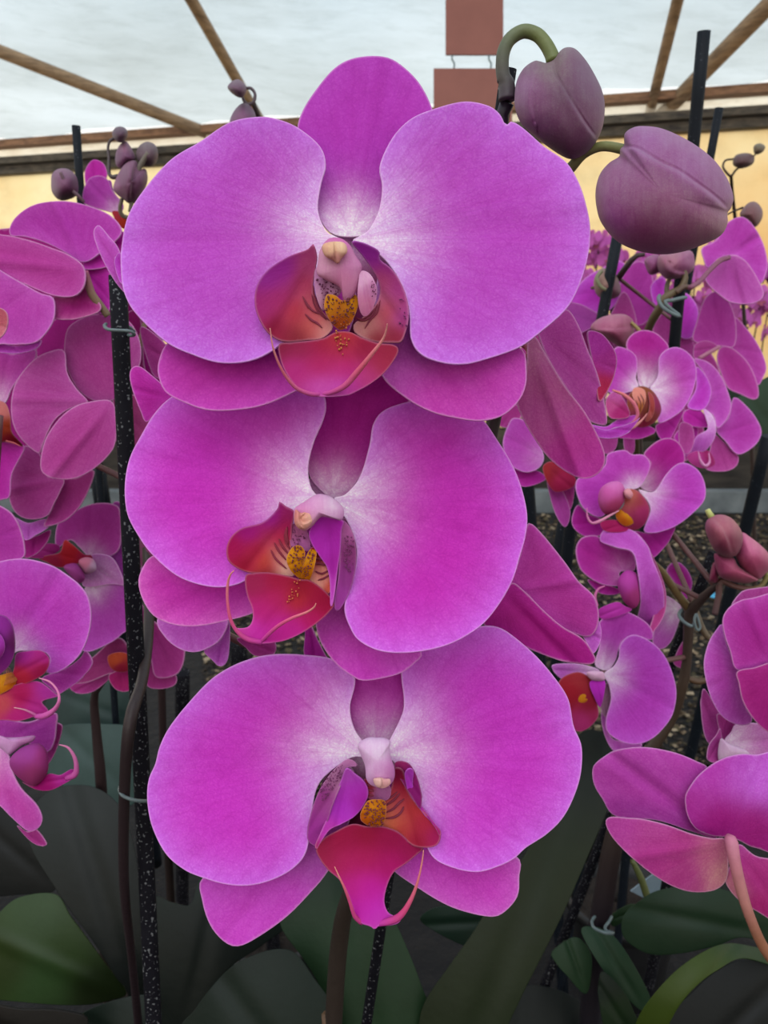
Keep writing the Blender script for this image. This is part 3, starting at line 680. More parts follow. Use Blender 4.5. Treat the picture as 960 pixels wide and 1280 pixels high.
# ---- two more blossoms of the same stalk, turned away
KA = (440, 360, 3)
s1 = blossom(hero, 655, 425, .225, 'side blossom seen from behind beside the topmost one')
petal(s1, 'sepal', KA, "690,120 760,100 808,80 850,140 880,220 920,320 945,420 957,500 940,515 880,490 820,400 760,310 715,220", (700, 180), .222, pal=((180, 66, 158), (196, 84, 178)), gx=.25, cup=.08, seg=90, rings=20)
petal(s1, 'petal', KA, "660,190 690,185 722,240 800,370 870,460 930,570 950,640 930,690 880,715 820,700 740,640 680,560 640,490 618,430 640,370 655,280", (668, 200), .219, gx=-.1, cup=.12, crease=-.0016, seg=100, rings=24,
      cols=[(665, 440, (186, 106, 150)), (690, 480, (176, 80, 140)), (680, 520, (180, 80, 150)), (720, 560, (184, 54, 150)), (740, 590, (196, 60, 170)), (700, 440, (186, 76, 160))])
petal(s1, 'petal', FULL, "735,415 750,416 762,428 771,446 768,470 756,495 748,500 744,470 738,440", (738, 450), .226, cols=[(750, 430, (192, 60, 180)), (762, 450, (186, 56, 160)), (754, 485, (190, 40, 90))], gx=.2)
petal(s1, 'petal', FULL, "735,532 745,534 760,537 790,528 800,522 785,541 765,548 745,545", (740, 535), .228, pal='front')
stem(s1, 'pedicel', KA, "600,190 640,210 665,235 660,262", [.232, .224], [4, 4.5], (190, 90, 120))
KB = (440, 640, 3)
s2 = blossom(hero, 620, 745, .228, 'side blossom seen from behind beside the middle one')
petal(s2, 'petal', KB, "570,300 620,190 645,80 668,42 720,90 800,190 850,260 910,320 926,400 905,458 862,466 780,430 700,360 640,300", (590, 300), .224, pal=((178, 52, 152), (190, 66, 170)), gx=.15, seg=90, rings=20, cup=.05, crease=-.001, wav=.0005)
petal(s2, 'petal', KB, "490,410 560,310 600,265 650,300 720,370 790,430 865,475 905,530 913,560 882,572 780,557 660,512 560,462", (560, 300), .221, pal=((160, 22, 124), (176, 34, 146)), gx=.05, cup=.1, crease=.0012, seg=90, rings=20)
petal(s2, 'sepal', KB, "860,440 915,400 935,440 930,490 905,530 880,490", (860, 440), .23, pal='lilac')
s3 = blossom(hero, 235, 770, .235, 'blossom hanging behind the middle one')
K8 = (100, 680, 4)
petal(s3, 'petal', K8, "385,385 420,460 480,515 550,540 620,530 700,480 742,380 700,300 450,300", (560, 300), .232, pal='lilac')
petal(s3, 'sepal', K8, "620,530 700,480 745,380 742,560 705,612 660,580", (720, 400), .236, pal='lilac')
petal(s3, 'petal', K8, "1125,380 1135,340 1160,420 1230,560 1258,580 1130,575 1124,450", (1150, 380), .236, pal='deep')
petal(s3, 'sepal', K8, "790,470 960,480 968,552 880,560 830,520", (800, 470), .24, pal='dusk')
s4 = blossom(hero, 195, 490, .23, 'narrow petals showing beside the topmost blossom')
petal(s4, 'petal', (0, 380, 4), "648,360 658,322 690,310 740,340 860,455 810,510 735,590 700,530 662,430", (850, 470), .232, pal='deep', cup=.05)
petal(s4, 'petal', (0, 140, 4), "468,615 475,578 498,568 540,615 600,700 640,900 600,880 545,800 495,700", (640, 850), .231, pal=((188, 70, 180), (200, 96, 200)), cup=.05)
petal(s4, 'sepal', (0, 140, 4), "572,760 580,720 600,705 640,760 650,860 600,850", (640, 850), .229, pal='front')

# ---- buds and stalk
KC = (600, 20, 5.333)
bud(hero, KC, "240,640 230,560 243,440 290,350 360,300 400,302 440,312 490,290 535,232 580,208 640,222 710,300 770,400 815,500 832,600 822,720 790,810 740,885 680,932 610,955 540,930 450,870 360,800 280,725", .196, .0125,
    [(650, 80, (110, 78, 100)), (700, 120, (92, 56, 82)), (730, 90, (104, 66, 98)), (660, 160, (120, 66, 116)), (700, 180, (84, 46, 72)), (740, 150, (104, 62, 92)), (690, 85, (112, 92, 96)), (652, 110, (138, 90, 134)), (670, 130, (110, 60, 98))],  # lighter left flank: the light falling there is put into the colours
    seams=(("490,295 505,380 560,475 640,610 720,735 785,820", 2.4, .0008), ("425,318 380,420 350,560 370,700", 4.0, .0004)), seg=260, rings=64, label='darker upright bud under the curled stem')
K5 = (720, 160, 4)
bud(hero, K5, "240,85 243,30 280,0 330,-10 420,0 520,40 620,100 700,170 760,260 787,345 775,400 758,425 757,480 720,540 620,590 520,622 420,632 300,612 200,562 130,480 103,400 98,310 120,230 165,175 215,142 222,105", .188, .016,
    [(800, 175, (140, 84, 140)), (860, 210, (138, 82, 134)), (900, 240, (130, 76, 122)), (770, 190, (134, 92, 124)), (790, 230, (120, 66, 106)), (760, 230, (146, 96, 134)), (840, 250, (132, 80, 112)), (890, 280, (142, 92, 116)), (860, 300, (122, 60, 98)), (800, 290, (116, 52, 92)), (770, 280, (136, 70, 126)), (820, 262, (116, 64, 96))],
    seams=(("228,92 300,98 360,130 430,172 520,215 620,285 700,345 775,420", 2.8, .0014),), seg=280, rings=70, label='larger paler bud lying sideways')
stem(hero, 'bud_stem', KC, "182,560 178,460 155,400 148,320 160,230 205,150 290,102 380,125 440,190 478,262 490,310", [.201, .199, .197, .196], [11, 10, 8.6, 8.2, 8.2, 8.2, 8.2, 8.2, 8.4, 8.6, 9], [(84, 70, 84), (100, 100, 92), (112, 122, 92), (122, 132, 82), (120, 130, 76)], n=50, sides=14)
stem(hero, 'bud_stem', FULL, "690,240 703,222 715,208 730,192 752,183 776,186 790,192", [.205, .198, .19], [7.5, 7, 6.4, 6, 6, 7], [(120, 110, 80), (146, 150, 100), (140, 146, 96)], n=30, sides=12)
mb = MB()
tubepx(mb, FULL, "634,128 628,150 636,250 640,380 610,560 560,760 500,960 440,1110 424,1180 416,1290", [.203, .205, .21, .225, .24, .25, .26, .27, .28, .29], [9, 8, 8, 9, 9, 9, 10, 10, 11, 11], [(52, 40, 62), (70, 60, 58), (66, 56, 48), (62, 52, 46)], n=70, sides=12)
tubepx(mb, KC, "118,418 130,430 160,440 150,470", .2, [1.5, 4, 4, 2], (74, 60, 66), n=8)
tubepx(mb, FULL, "413,1268 415,1290 418,1420", .29, [11.5, 11.5, 10], (110, 84, 62), n=8, sides=12)
to_pot(mb, hero, (418, 1420), .29, 9)
mb.build('flower_stalk', 'stem', hero)
# ======================================================================= orchids to the left
K1 = (0, 140, 4); K2 = (0, 380, 4); K3 = (0, 600, 4); K4 = (0, 820, 4)
GREEN = (96, 96, 66); TAN = (150, 128, 100); BROWN = (62, 46, 48)
def P(parent, K, pts, base, d, pal='back', name='petal', **kw):
    kw.setdefault('seg', 64); kw.setdefault('rings', 12)
    return petal(parent, name, K, pts, base, d, pal=pal, **kw)[0]

pa = empty('orchid_plant', ground_under(185, 1300, .44))
tag(pa, 'orchid tied to the black stake on the left, its mauve blossoms seen from behind', 'orchid', 'potted orchids')
b = blossom(pa, 105, 335, .30)
P(b, K1, "50,615 60,550 120,490 200,455 320,445 430,465 540,510 600,570 600,620 520,690 420,752 330,705 230,655 130,625", (415, 760), .306, pal=((184, 58, 176), (196, 80, 190)), gy=.15, crease=-.0012)
P(b, K1, "-80,600 0,612 60,620 160,645 260,680 340,712 415,770 425,850 390,910 330,925 240,910 120,860 0,820 -80,800", (415, 790), .297, pal=((178, 56, 150), (190, 78, 168)), name='sepal', crease=-.0010, gx=-.15)
P(b, K1, "-80,740 0,790 100,850 200,905 265,930 272,1020 240,1090 180,1150 100,1162 20,1160 -80,1130", (200, 850), .300, pal=((188, 66, 174), (198, 88, 190)), gx=-.1)
P(b, K1, "-60,1120 60,1168 180,1152 206,1140 185,1180 110,1205 20,1205 -60,1190", (0, 1130), .304, pal='front', name='sepal')
P(b, K1, "262,925 330,925 400,895 430,850 445,900 500,960 490,1000 400,1030 340,1038 270,1030 275,980", (425, 840), .302, pal=((170, 34, 132), (196, 92, 160)), name='sepal')
P(b, K1, "415,790 480,770 545,790 550,900 545,990 480,1000 440,860", (420, 790), .309, pal='deep')
P(b, K1, "418,750 470,700 540,640 610,595 650,680 560,765 430,788", (418, 775), .307, pal='deep', name='sepal')
stem(b, 'pedicel', K1, "425,795 440,850 460,910 500,965 540,1020", [.298, .306], [4, 5, 5, 4.6], [(176, 96, 130), (160, 130, 110), (136, 120, 96)])
b = blossom(pa, 138, 502, .31)
P(b, K2, "180,250 200,180 270,80 400,40 560,60 580,150 400,180 330,260 240,330", (300, 200), .345, pal='dark')
P(b, K2, "325,290 322,200 340,120 400,75 470,52 560,50 650,90 700,190 700,300 640,420 560,482 480,487 400,440 350,360", (555, 485), .318, pal=((172, 62, 144), (186, 84, 162)), cup=.1)
P(b, K2, "445,492 380,420 335,340 320,232 240,240 180,270 120,330 75,400 55,500 65,600 110,680 195,748 215,700 260,600 320,540 400,505", (550, 490), .314, pal=((176, 68, 152), (188, 84, 166)), crease=-.0008, cup=.08)
P(b, K2, "556,485 440,490 360,520 290,580 230,670 205,760 205,830 240,862 300,877 380,870 460,830 530,770 575,700 580,580", (555, 490), .309, pal=((176, 62, 146), (188, 80, 162)), crease=-.0014, cup=.1, name='sepal')
P(b, K2, "565,470 650,450 740,500 750,600 690,720 620,700 590,600", (560, 485), .318, pal=((150, 52, 110), (160, 60, 120)), name='sepal')
P(b, K2, "700,120 760,140 850,230 860,330 780,370 730,260", (700, 200), .335, pal='dusk')
P(b, K2, "630,60 700,60 720,300 760,460 640,480 620,300", (640, 480), .34, pal=((150, 28, 110), (156, 34, 116)))
b = blossom(pa, 60, 440, .37)  # added backing: dark petals closing gaps towards the bright wall
P(b, FULL, "-20,300 60,290 130,310 150,360 120,420 60,450 -20,440", (60, 440), .352, pal='dark')
P(b, FULL, "-20,440 40,420 110,420 170,450 178,520 130,560 60,590 -20,560", (60, 440), .358, pal='dark')
P(b, FULL, "150,360 190,380 205,440 200,520 170,560 150,500", (150, 440), .362, pal='dark', name='sepal')
b = blossom(pa, 75, 560, .325)
P(b, K2, "130,708 200,750 212,820 245,862 320,877 300,940 270,1000 235,1060 160,1078 90,1055 50,990 45,900 70,800 100,740", (320, 870), .331, pal=((170, 58, 142), (184, 78, 160)), cup=.08, crease=-.0008)
P(b, K2, "300,875 380,870 465,830 455,900 400,1010 330,1080 240,1112 220,1100 270,1000", (380, 860), .335, pal='dusk', name='sepal')
P(b, K3, "65,188 140,215 225,195 240,235 180,275 120,297", (150, 200), .338, pal='lilac', name='sepal')
P(b, K3, "108,290 180,280 250,250 235,310 180,370 120,385", (180, 260), .343, pal='dark', name='sepal')
mb = MB(); tubepx(mb, FULL, "150,385 157,420 165,440 172,500 178,600 184,700 186,780 178,850 163,900 156,980 155,1100 165,1200 175,1300", [.318, .322, .33, .335, .34, .335, .33, .31, .285, .28, .29, .31, .34, .4], [3, 4, 4, 5, 5, 6, 7, 7, 8, 7, 6, 5, 5], [(80, 74, 62), (70, 58, 54), (56, 42, 46), (50, 34, 42)], n=70)
tubepx(mb, FULL, "172,440 182,400 186,370", .34, [4, 3, 3], TAN, n=8); to_pot(mb, pa, (175, 1300), .40, 5)
mb.build('flower_stalk', 'stem', pa)
b = blossom(pa, 178, 680, .335, 'small curled bud')
stem(b, 'pedicel', K3, "690,240 660,265 648,310 655,370 680,420 700,440", .33, [3, 5, 5.5, 5, 4, 3], (160, 132, 104))
bud(b, K3, "680,290 720,250 800,300 800,420 740,450 700,420 680,370", .34, .008, [(178, 675, (120, 50, 90)), (182, 705, (140, 60, 110))], name='bud')

pb = empty('orchid_plant', ground_under(-30, 1200, .42))
tag(pb, 'orchid cut off by the left edge, its lowest blossoms open with long curled lip tendrils', 'orchid', 'potted orchids')
b = blossom(pb, 10, 840, .255)
P(b, K3, "-60,430 0,408 80,395 160,400 260,430 340,480 400,530 440,590 455,680 440,780 400,870 340,930 280,965 230,960 250,900 220,860 130,855 80,860 20,900 -60,900", (60, 860), .262, pal=((190, 62, 186), (200, 88, 204)), white=.7, wr=.22, seg=110, rings=20, crease=.0008)
P(b, K4, "210,110 330,60 400,10 425,-25 455,10 457,50 400,120 330,170 290,190 250,160", (150, 60), .268, pal=((196, 62, 180), (206, 84, 196)), name='lateral_sepal')
mb = MB(); patch(mb, K4, "70,60 80,-10 130,-24 200,-28 240,0 247,40 220,90 150,130 100,145 50,140", (40, 110), .253, cup=.3, cols=[(30, 815, (176, 50, 150)), (55, 820, (180, 50, 140)), (55, 838, (170, 36, 90)), (25, 850, (190, 50, 80))]); mb.build('side_lobe', 'lip', b, .0003)
mb = MB(); patch(mb, K4, "-40,220 0,180 60,150 130,130 200,130 280,190 292,202 210,228 240,270 235,298 180,302 100,325 40,322 -40,310", (0, 190), .252, cup=.1, cols=[(5, 880, (200, 90, 100)), (25, 870, (180, 30, 100)), (45, 885, (190, 56, 150)), (20, 895, (196, 50, 140)), (60, 865, (180, 60, 160))]); mb.build('middle_lobe', 'lip', b, .0003)
mb = MB(); patch(mb, K3, "-60,660 0,672 40,690 68,740 77,830 62,900 20,955 -60,990", (0, 950), .249, cup=.5, cols=[(0, 790, (150, 50, 150)), (18, 800, (110, 40, 96)), (0, 820, (176, 70, 180))])
patch(mb, K3, "-60,740 0,770 25,820 10,880 -60,940", (0, 950), .247, cup=.5, cols=[(0, 810, (176, 70, 180)), (5, 815, (160, 60, 150))]); mb.build('side_lobe', 'lip', b, .0003)
mb = MB(); S = patch(mb, K4, "-40,120 20,90 75,85 85,130 45,170 -40,200", (0, 150), .2505, cup=.4, cols=[(5, 850, (214, 150, 40)), (15, 855, (210, 120, 40))])
for k in range(11): ribbon(mb, K4, f"{18+k*6},{150-k*2} {30+k*8},{110-k*3} {34+k*9},{66+k*3}", S, .7, (210, 130, 50), off=.0012)
mb.build('callus', 'lip', b, .0003)
mb = MB(); tubepx(mb, K4, "195,110 250,130 288,175 295,225 272,268 225,298 180,302", [.247, .243, .25], [.6, 1.2, 1.4, 2, 3, 4, 3], [(236, 160, 190), (210, 80, 180)], n=30); mb.build('tendril', 'lip', b)
mb = MB(); tubepx(mb, K4, "70,258 120,268 160,285 190,303", [.246, .25], [.5, 1.2, 2], [(240, 190, 190), (210, 90, 180)], n=16); mb.build('tendril', 'lip', b)
b = blossom(pb, 10, 925, .27)
P(b, K4, "-60,310 50,320 150,330 275,285 280,360 270,430 235,480 150,440 60,410 -60,420", (10, 430), .275, pal=((168, 56, 160), (180, 70, 170)))
P(b, K4, "270,350 295,340 310,365 280,470 238,540 238,470", (200, 430), .279, pal='dusk', name='sepal')
P(b, K4, "-60,440 10,465 45,500 60,570 105,660 180,740 210,800 207,840 180,870 135,875 60,810 0,750 -60,700", (10, 440), .268, pal=((200, 72, 176), (208, 96, 196)), name='lateral_sepal', cup=.1, white=.3)
P(b, K4, "85,850 140,880 180,868 232,940 190,947 140,915", (100, 850), .275, pal='dusk', name='sepal')
mb = MB(); solid_form(mb, K4, "48,520 90,470 150,440 200,440 235,480 242,560 220,612 170,652 110,622 60,572", .262, .006, [(35, 940, (160, 44, 150)), (55, 945, (166, 30, 130)), (45, 970, (156, 20, 110))]); mb.build('side_lobe', 'lip', b)
mb = MB(); patch(mb, K4, "110,630 170,650 240,590 300,595 360,565 378,600 320,640 250,672 180,668", (170, 640), .263, cup=.2, cols=[(50, 980, (176, 30, 130)), (85, 970, (190, 60, 160))]); mb.build('middle_lobe', 'lip', b, .0003)
mb = MB(); tubepx(mb, K4, "295,443 340,458 372,505 382,560 372,595 330,612", [.258, .26], [.6, 1.4, 2.2, 3, 4, 3], [(230, 150, 190), (190, 60, 160)], n=26); mb.build('tendril', 'lip', b)
mb = MB(); solid_form(mb, K4, "-20,395 40,408 100,405 172,398 165,425 110,450 50,492 20,475 -20,440", .264, .003, [(10, 925, (214, 160, 210)), (35, 925, (206, 140, 196))]); mb.build('column', 'lip', b)
b = blossom(pb, 0, 520, .29)
P(b, K2, "-60,230 60,250 170,225 175,275 120,340 60,420 20,500 -60,500", (0, 500), .322, pal=((180, 58, 160), (190, 70, 176)), white=.5, wr=.3)
P(b, K2, "-60,690 40,690 110,705 120,730 60,850 50,950 25,975 -60,960", (0, 690), .318, pal='deep', name='sepal')
mb = MB(); patch(mb, K2, "-60,500 20,490 52,560 60,640 115,710 40,690 -60,680", (-20, 600), .312, cup=.3, cols=[(5, 510, (196, 120, 120)), (8, 535, (150, 60, 30)), (12, 550, (130, 20, 50))]); mb.build('side_lobe', 'lip', b, .0003)
mb = MB(); tubepx(mb, K2, "30,685 70,695 105,712", .308, [1.2, 1, .4], (210, 110, 110), n=8); mb.build('tendril', 'lip', b)
P(b, K3, "-60,115 0,130 60,170 100,240 122,330 112,390 0,418 -60,425", (-40, 300), .30, pal=((170, 48, 156), (184, 66, 170)))
P(b, K2, "-80,80 -20,20 30,40 38,100 10,160 -60,190", (-40, 100), .285, cols=[(0, 400, (190, 90, 110)), (6, 415, (200, 110, 130))], name='sepal')

stem(pb, 'flower_stalk', FULL, "-12,700 -14,840 -16,1000 -20,1200", [.30, .31, .33, .38], 6, BROWN, pot=(pb, (-20, 1200), .38, 6))
pc = empty('orchid_plant', ground_under(130, 1180, .60))
tag(pc, 'orchid with a sideways blossom and red lip hanging behind the black stake on the left', 'orchid', 'potted orchids')
b = blossom(pc, 115, 705, .37)
P(b, K3, "285,340 278,260 305,190 380,150 470,118 560,120 600,160 600,330 540,385 450,385 400,340 350,300", (440, 400), .378, pal=((158, 42, 138), (172, 60, 154)), white=.5, wr=.25)
P(b, K3, "560,120 620,130 700,300 700,520 620,520 570,510 555,400 550,250", (560, 450), .381, pal=((160, 62, 160), (170, 72, 168)))
P(b, K3, "425,540 480,515 600,505 640,600 700,740 625,760 560,810 440,860 400,820 400,680", (450, 520), .375, pal=((170, 60, 166), (182, 76, 184)), white=.7, wr=.25)
P(b, K3, "440,390 500,370 570,400 620,520 560,520 440,535 410,510", (450, 420), .374, pal=((196, 130, 190), (190, 110, 186)), name='sepal')
mb = MB(); patch(mb, K3, "190,390 240,375 300,360 322,300 360,320 420,370 455,375 460,400 400,415 330,435 280,435 230,410", (400, 400), .366, cup=.2, cols=[(85, 690, (170, 30, 50)), (90, 675, (190, 60, 60)), (65, 698, (140, 20, 70)), (110, 695, (150, 30, 80))]); mb.build('side_lobe', 'lip', b, .0003)
mb = MB(); solid_form(mb, K3, "318,435 370,415 405,440 425,490 400,518 370,500", .366, .006, [(90, 712, (160, 44, 140))]); mb.build('side_lobe', 'lip', b)
mb = MB(); solid_form(mb, K3, "390,400 430,385 470,400 480,450 430,470 400,440", .368, .005, [(108, 702, (206, 120, 150)), (118, 708, (206, 170, 200))]); mb.build('column', 'lip', b)
mb = MB(); patch(mb, K3, "140,385 160,350 200,320 280,320 300,350 240,385 190,392", (300, 380), .37, cup=.2, cols=[(50, 685, (150, 40, 120))]); mb.build('middle_lobe', 'lip', b, .0003)
b = blossom(pc, 140, 830, .38)
P(b, K8, "-40,690 20,600 70,560 180,470 240,520 240,650 150,650 40,692", (170, 590), .388, pal=((144, 44, 108), (150, 52, 116)))
P(b, K8, "-60,700 20,690 140,650 140,680 60,740 -20,745", (150, 650), .392, pal='dusk', name='sepal')
P(b, K8, "145,655 250,630 250,728 180,728", (200, 600), .386, pal=((156, 26, 100), (160, 30, 110)), name='sepal')
mb = MB(); patch(mb, K8, "140,560 200,540 245,560 245,630 190,640 150,615", (200, 600), .38, cup=.3, cols=[(145, 825, (176, 80, 50)), (150, 835, (150, 40, 70))]); mb.build('middle_lobe', 'lip', b, .0003)
b = blossom(pc, 200, 800, .40)
P(b, K8, "275,270 310,300 350,370 500,480 522,560 485,650 380,665 350,560 290,400", (300, 300), .405, pal='dusk')
P(b, K8, "350,600 380,560 475,650 472,705 400,725 335,705", (370, 560), .41, pal='dusk', name='sepal')
stem(pc, 'flower_stalk', FULL, "160,700 168,800 130,850 118,870 121,920 126,975 130,1060 130,1180", [.40, .42, .44, .45, .46, .47, .5, .52], [4, 4, 4, 5, 6, 7, 7, 7], BROWN, pot=(pc, (130, 1180), .52, 7))

pd = empty('orchid_plant', ground_under(205, 980, .70))
tag(pd, 'orchid whose dusky buds and one pink blossom rise above the others at upper left', 'orchid', 'potted orchids')
b = blossom(pd, 145, 260, .44)
P(b, K1, "430,370 424,300 450,250 480,238 520,262 535,320 500,345 450,345", (480, 400), .448, pal='deep', name='dorsal_sepal')
P(b, K1, "412,440 420,380 450,330 500,318 540,340 565,400 600,450 585,500 520,492 430,462", (580, 490), .444, pal=((186, 66, 178), (190, 74, 184)), white=.5, wr=.25)
P(b, K1, "515,380 550,340 570,400 615,460 600,500 550,444", (590, 490), .446, pal='front')
mb = MB(); patch(mb, K1, "560,500 600,500 635,540 625,585 590,560", (590, 510), .44, cup=.2, cols=[(150, 270, (180, 60, 80)), (154, 275, (190, 70, 50))]); mb.build('middle_lobe', 'lip', b, .0003)
DKB = [(75, 220, (112, 66, 98)), (90, 240, (90, 46, 78))]
bud(pd, K1, "255,350 260,310 290,285 340,285 380,320 392,380 380,420 330,442 290,437 260,400", .43, .02, DKB)
stem(pd, 'bud_stem', K1, "302,300 325,350 350,385 392,420 420,450", [.41, .42], [2, 2.5, 2.5, 2], (132, 104, 118))
bud(pd, K1, "560,110 575,80 605,72 635,90 636,125 610,152 580,145", .43, .012, [(150, 165, (84, 56, 76))])
bud(pd, K1, "578,210 598,165 630,146 662,190 682,245 640,262 610,285 580,265", .435, .014, [(155, 195, (104, 62, 96)), (158, 185, (130, 80, 110))])
bud(pd, K1, "566,375 590,310 630,255 680,243 700,285 730,285 737,350 700,430 658,462 610,432 575,402", .425, .02, [(155, 230, (104, 62, 90)), (170, 235, (96, 56, 86)), (145, 235, (146, 84, 124))], seams=(("680,245 665,330 655,460", 2.5, .003),))
bud(pd, K1, "680,205 700,165 740,148 780,170 790,222 770,268 730,274 690,245", .43, .016, [(183, 190, (96, 72, 84)), (190, 200, (80, 56, 72))])
stem(pd, 'bud_stem', K1, "742,205 715,245 692,290 675,360 660,440 650,500", [.415, .42], [3.4, 3.4, 3, 3, 2.6, 2.6], (126, 118, 108))
stem(pd, 'bud_stem', K1, "575,130 550,145 540,180 545,230 545,300 560,325 590,322", .43, [2, 1.6, 1.6, 2, 2.6, 3], (92, 80, 84))
stem(pd, 'bud_stem', K1, "610,435 600,480 610,515 640,530 680,560 690,700", [.425, .44], [2.5, 2.6, 2.6, 3, 4, 4], (150, 140, 126))
stem(pd, 'flower_stalk', FULL, "172,300 176,420 180,560 186,700 200,820 205,980", [.44, .46, .48, .5, .55, .6], 5, BROWN, pot=(pd, (205, 980), .60, 5))

pe = empty('orchid_plant', ground_under(330, 880, .78))
tag(pe, 'orchid showing only two small dark buds on a hooked stem above the topmost blossom', 'orchid', 'potted orchids')
KE = (140, 60, 3)
bud(pe, KE, "433,147 450,125 475,118 500,138 502,170 482,187 452,172", .42, .012, [(297, 110, (100, 70, 92))])
bud(pe, KE, "440,290 455,240 490,206 522,220 540,262 520,320 470,330", .43, .016, [(302, 140, (116, 70, 106)), (310, 135, (90, 60, 86))])
stem(pe, 'bud_stem', KE, "502,150 522,152 536,172 532,200 512,212 496,200 488,180", .43, [1.6, 2, 2, 2, 2, 1.5], (104, 88, 96))
stem(pe, 'flower_stalk', KE, "530,205 545,245 580,400 600,900 620,1500 560,2400", [.43, .44, .46, .5, .55, .6], [3, 3, 4, 5, 6, 6], (86, 74, 74), pot=(pe, (326.7, 860), .60, 6))

# ======================================================================= orchids to the right
K6 = (720, 360, 4); K7 = (620, 540, 4); K9 = (720, 700, 4); K10 = (720, 900, 4); K11 = (800, 600, 6)
pf = empty('orchid_plant', ground_under(735, 1300, .54))
tag(pf, 'orchid on the slanting cane at right with a column of blossoms and three plump buds', 'orchid', 'potted orchids')
b = blossom(pf, 808, 485, .42)
P(b, K6, "315,485 303,400 288,350 255,305 258,260 290,225 340,210 400,225 450,270 464,305 430,340 418,400 410,440 385,490 350,500", (350, 500), .431, pal=((176, 28, 148), (192, 60, 172)), white=.9, wr=.35, name='dorsal_sepal')
P(b, K6, "190,310 250,303 300,340 307,400 300,450 312,485 300,510 200,530 150,490", (320, 505), .428, pal=((186, 54, 176), (200, 84, 196)), white=.9, wr=.3)
P(b, K6, "370,505 395,470 412,430 416,350 450,310 500,295 550,315 590,360 603,430 580,530 530,610 460,660 410,672 420,600 405,550", (375, 505), .426, pal=((190, 56, 178), (204, 90, 206)), white=.9, wr=.4)
P(b, K6, "400,690 460,655 520,620 545,600 512,680 462,767 420,750", (390, 600), .434, pal='deep', name='lateral_sepal')
P(b, K6, "165,710 230,685 300,680 380,695 395,722 330,752 280,755 200,745", (300, 620), .424, pal='deep', name='lateral_sepal')
mb = MB()
patch(mb, K6, "275,520 320,490 372,505 410,550 427,610 400,665 350,695 300,690 262,630 255,560", (340, 510), .416, cup=.5, cols=[(790, 500, (160, 90, 70)), (805, 490, (150, 90, 60)), (810, 515, (140, 80, 60)), (822, 505, (160, 60, 110)), (800, 530, (176, 60, 100)), (790, 525, (180, 80, 120))])
S = patch(mb, K6, "290,500 320,498 345,515 350,560 335,600 320,640 335,668 312,662 298,640 305,600 290,560 280,530", (320, 520), .4125, cup=.2, seg=50, cols=[(798, 492, (224, 150, 140)), (803, 515, (190, 120, 60)), (800, 525, (150, 80, 60))])
patch(mb, K6, "360,520 385,540 395,590 385,640 360,668 345,660 362,620 368,580", (360, 530), .4125, cup=.2, seg=40, cols=[(815, 510, (170, 80, 80)), (813, 520, (196, 110, 110))])
for q in ("310,540 325,580 320,620", "322,530 338,560 336,590", "300,560 308,590 305,615"): ribbon(mb, K6, q, S, .8, (110, 30, 40))
mb.build('middle_lobe', 'lip', b, .0003)
mb = MB(); tubepx(mb, K6, "355,628 330,660 295,690 258,712", .405, [.5, 1.3, 2, 1.2], (226, 150, 150), n=14); mb.build('tendril', 'lip', b)
b = blossom(pf, 750, 470, .40)
P(b, K6, "150,560 200,515 250,575 268,640 210,655 165,640", (160, 560), .403, cols=[(765, 505, (200, 80, 150)), (775, 515, (176, 40, 120)), (768, 495, (210, 100, 180))])
P(b, K6, "60,680 150,692 215,655 300,636 260,680 150,716", (160, 680), .405, pal='front', name='sepal')
mb = MB(); tubepx(mb, K6, "183,510 240,535 290,580 308,635 280,680 240,700", [.395, .4], [1, 2.2, 2.4, 2, 2, 3], [(240, 150, 140), (216, 100, 160)], n=24); mb.build('tendril', 'lip', b)
b = blossom(pf, 795, 610, .40)
P(b, K7, "720,270 750,200 772,155 740,110 800,50 860,30 910,50 940,100 940,155 885,185 835,240 785,300", (700, 285), .414, pal=((170, 22, 140), (184, 44, 160)), white=.7, wr=.3, name='dorsal_sepal')
P(b, K7, "400,290 405,240 440,215 500,200 545,165 560,110 640,90 682,112 740,115 772,160 755,220 715,278 640,300 570,380 530,425 480,415 430,370", (690, 285), .409, pal=((190, 58, 184), (204, 86, 202)), white=.8, wr=.22, seg=80)
P(b, K7, "715,288 790,300 850,215 900,165 950,155 1010,190 1045,260 1042,340 980,410 900,470 820,500 770,505 740,490 772,400 760,350", (715, 295), .406, pal=((194, 60, 192), (206, 88, 212)), white=.95, wr=.35, seg=80)
P(b, K7, "380,430 410,365 460,410 530,440 548,500 500,522 440,520 390,480", (600, 440), .412, pal='deep', name='lateral_sepal')
P(b, K7, "690,500 770,505 890,470 880,520 840,580 780,632 740,600", (690, 450), .414, pal='deep', name='lateral_sepal')
mb = MB(); solid_form(mb, K7, "510,330 525,280 570,250 620,250 645,290 640,350 600,400 550,412 520,380", .394, .008, [(760, 615, (206, 90, 170)), (770, 635, (180, 50, 110)), (765, 605, (216, 120, 190))]); mb.build('side_lobe', 'lip', b)
mb = MB(); patch(mb, K7, "640,290 700,290 750,340 768,400 740,465 690,492 630,480 600,420 640,360", (680, 300), .396, cup=.45, cols=[(800, 625, (160, 70, 80)), (805, 640, (176, 60, 120)), (790, 620, (190, 110, 100)), (808, 620, (180, 60, 120))]); mb.build('side_lobe', 'lip', b, .0003)
mb = MB(); S = patch(mb, K7, "600,400 650,378 690,400 692,450 650,472 608,442", (650, 430), .392, cup=.4, seg=40, cols=[(785, 645, (216, 150, 40)), (780, 650, (200, 110, 40))]); mb.build('callus', 'lip', b, .0003)
mb = MB(); patch(mb, K7, "525,450 600,440 690,480 610,502 540,492", (640, 460), .395, cup=.2, cols=[(770, 655, (190, 50, 120))]); mb.build('middle_lobe', 'lip', b, .0003)
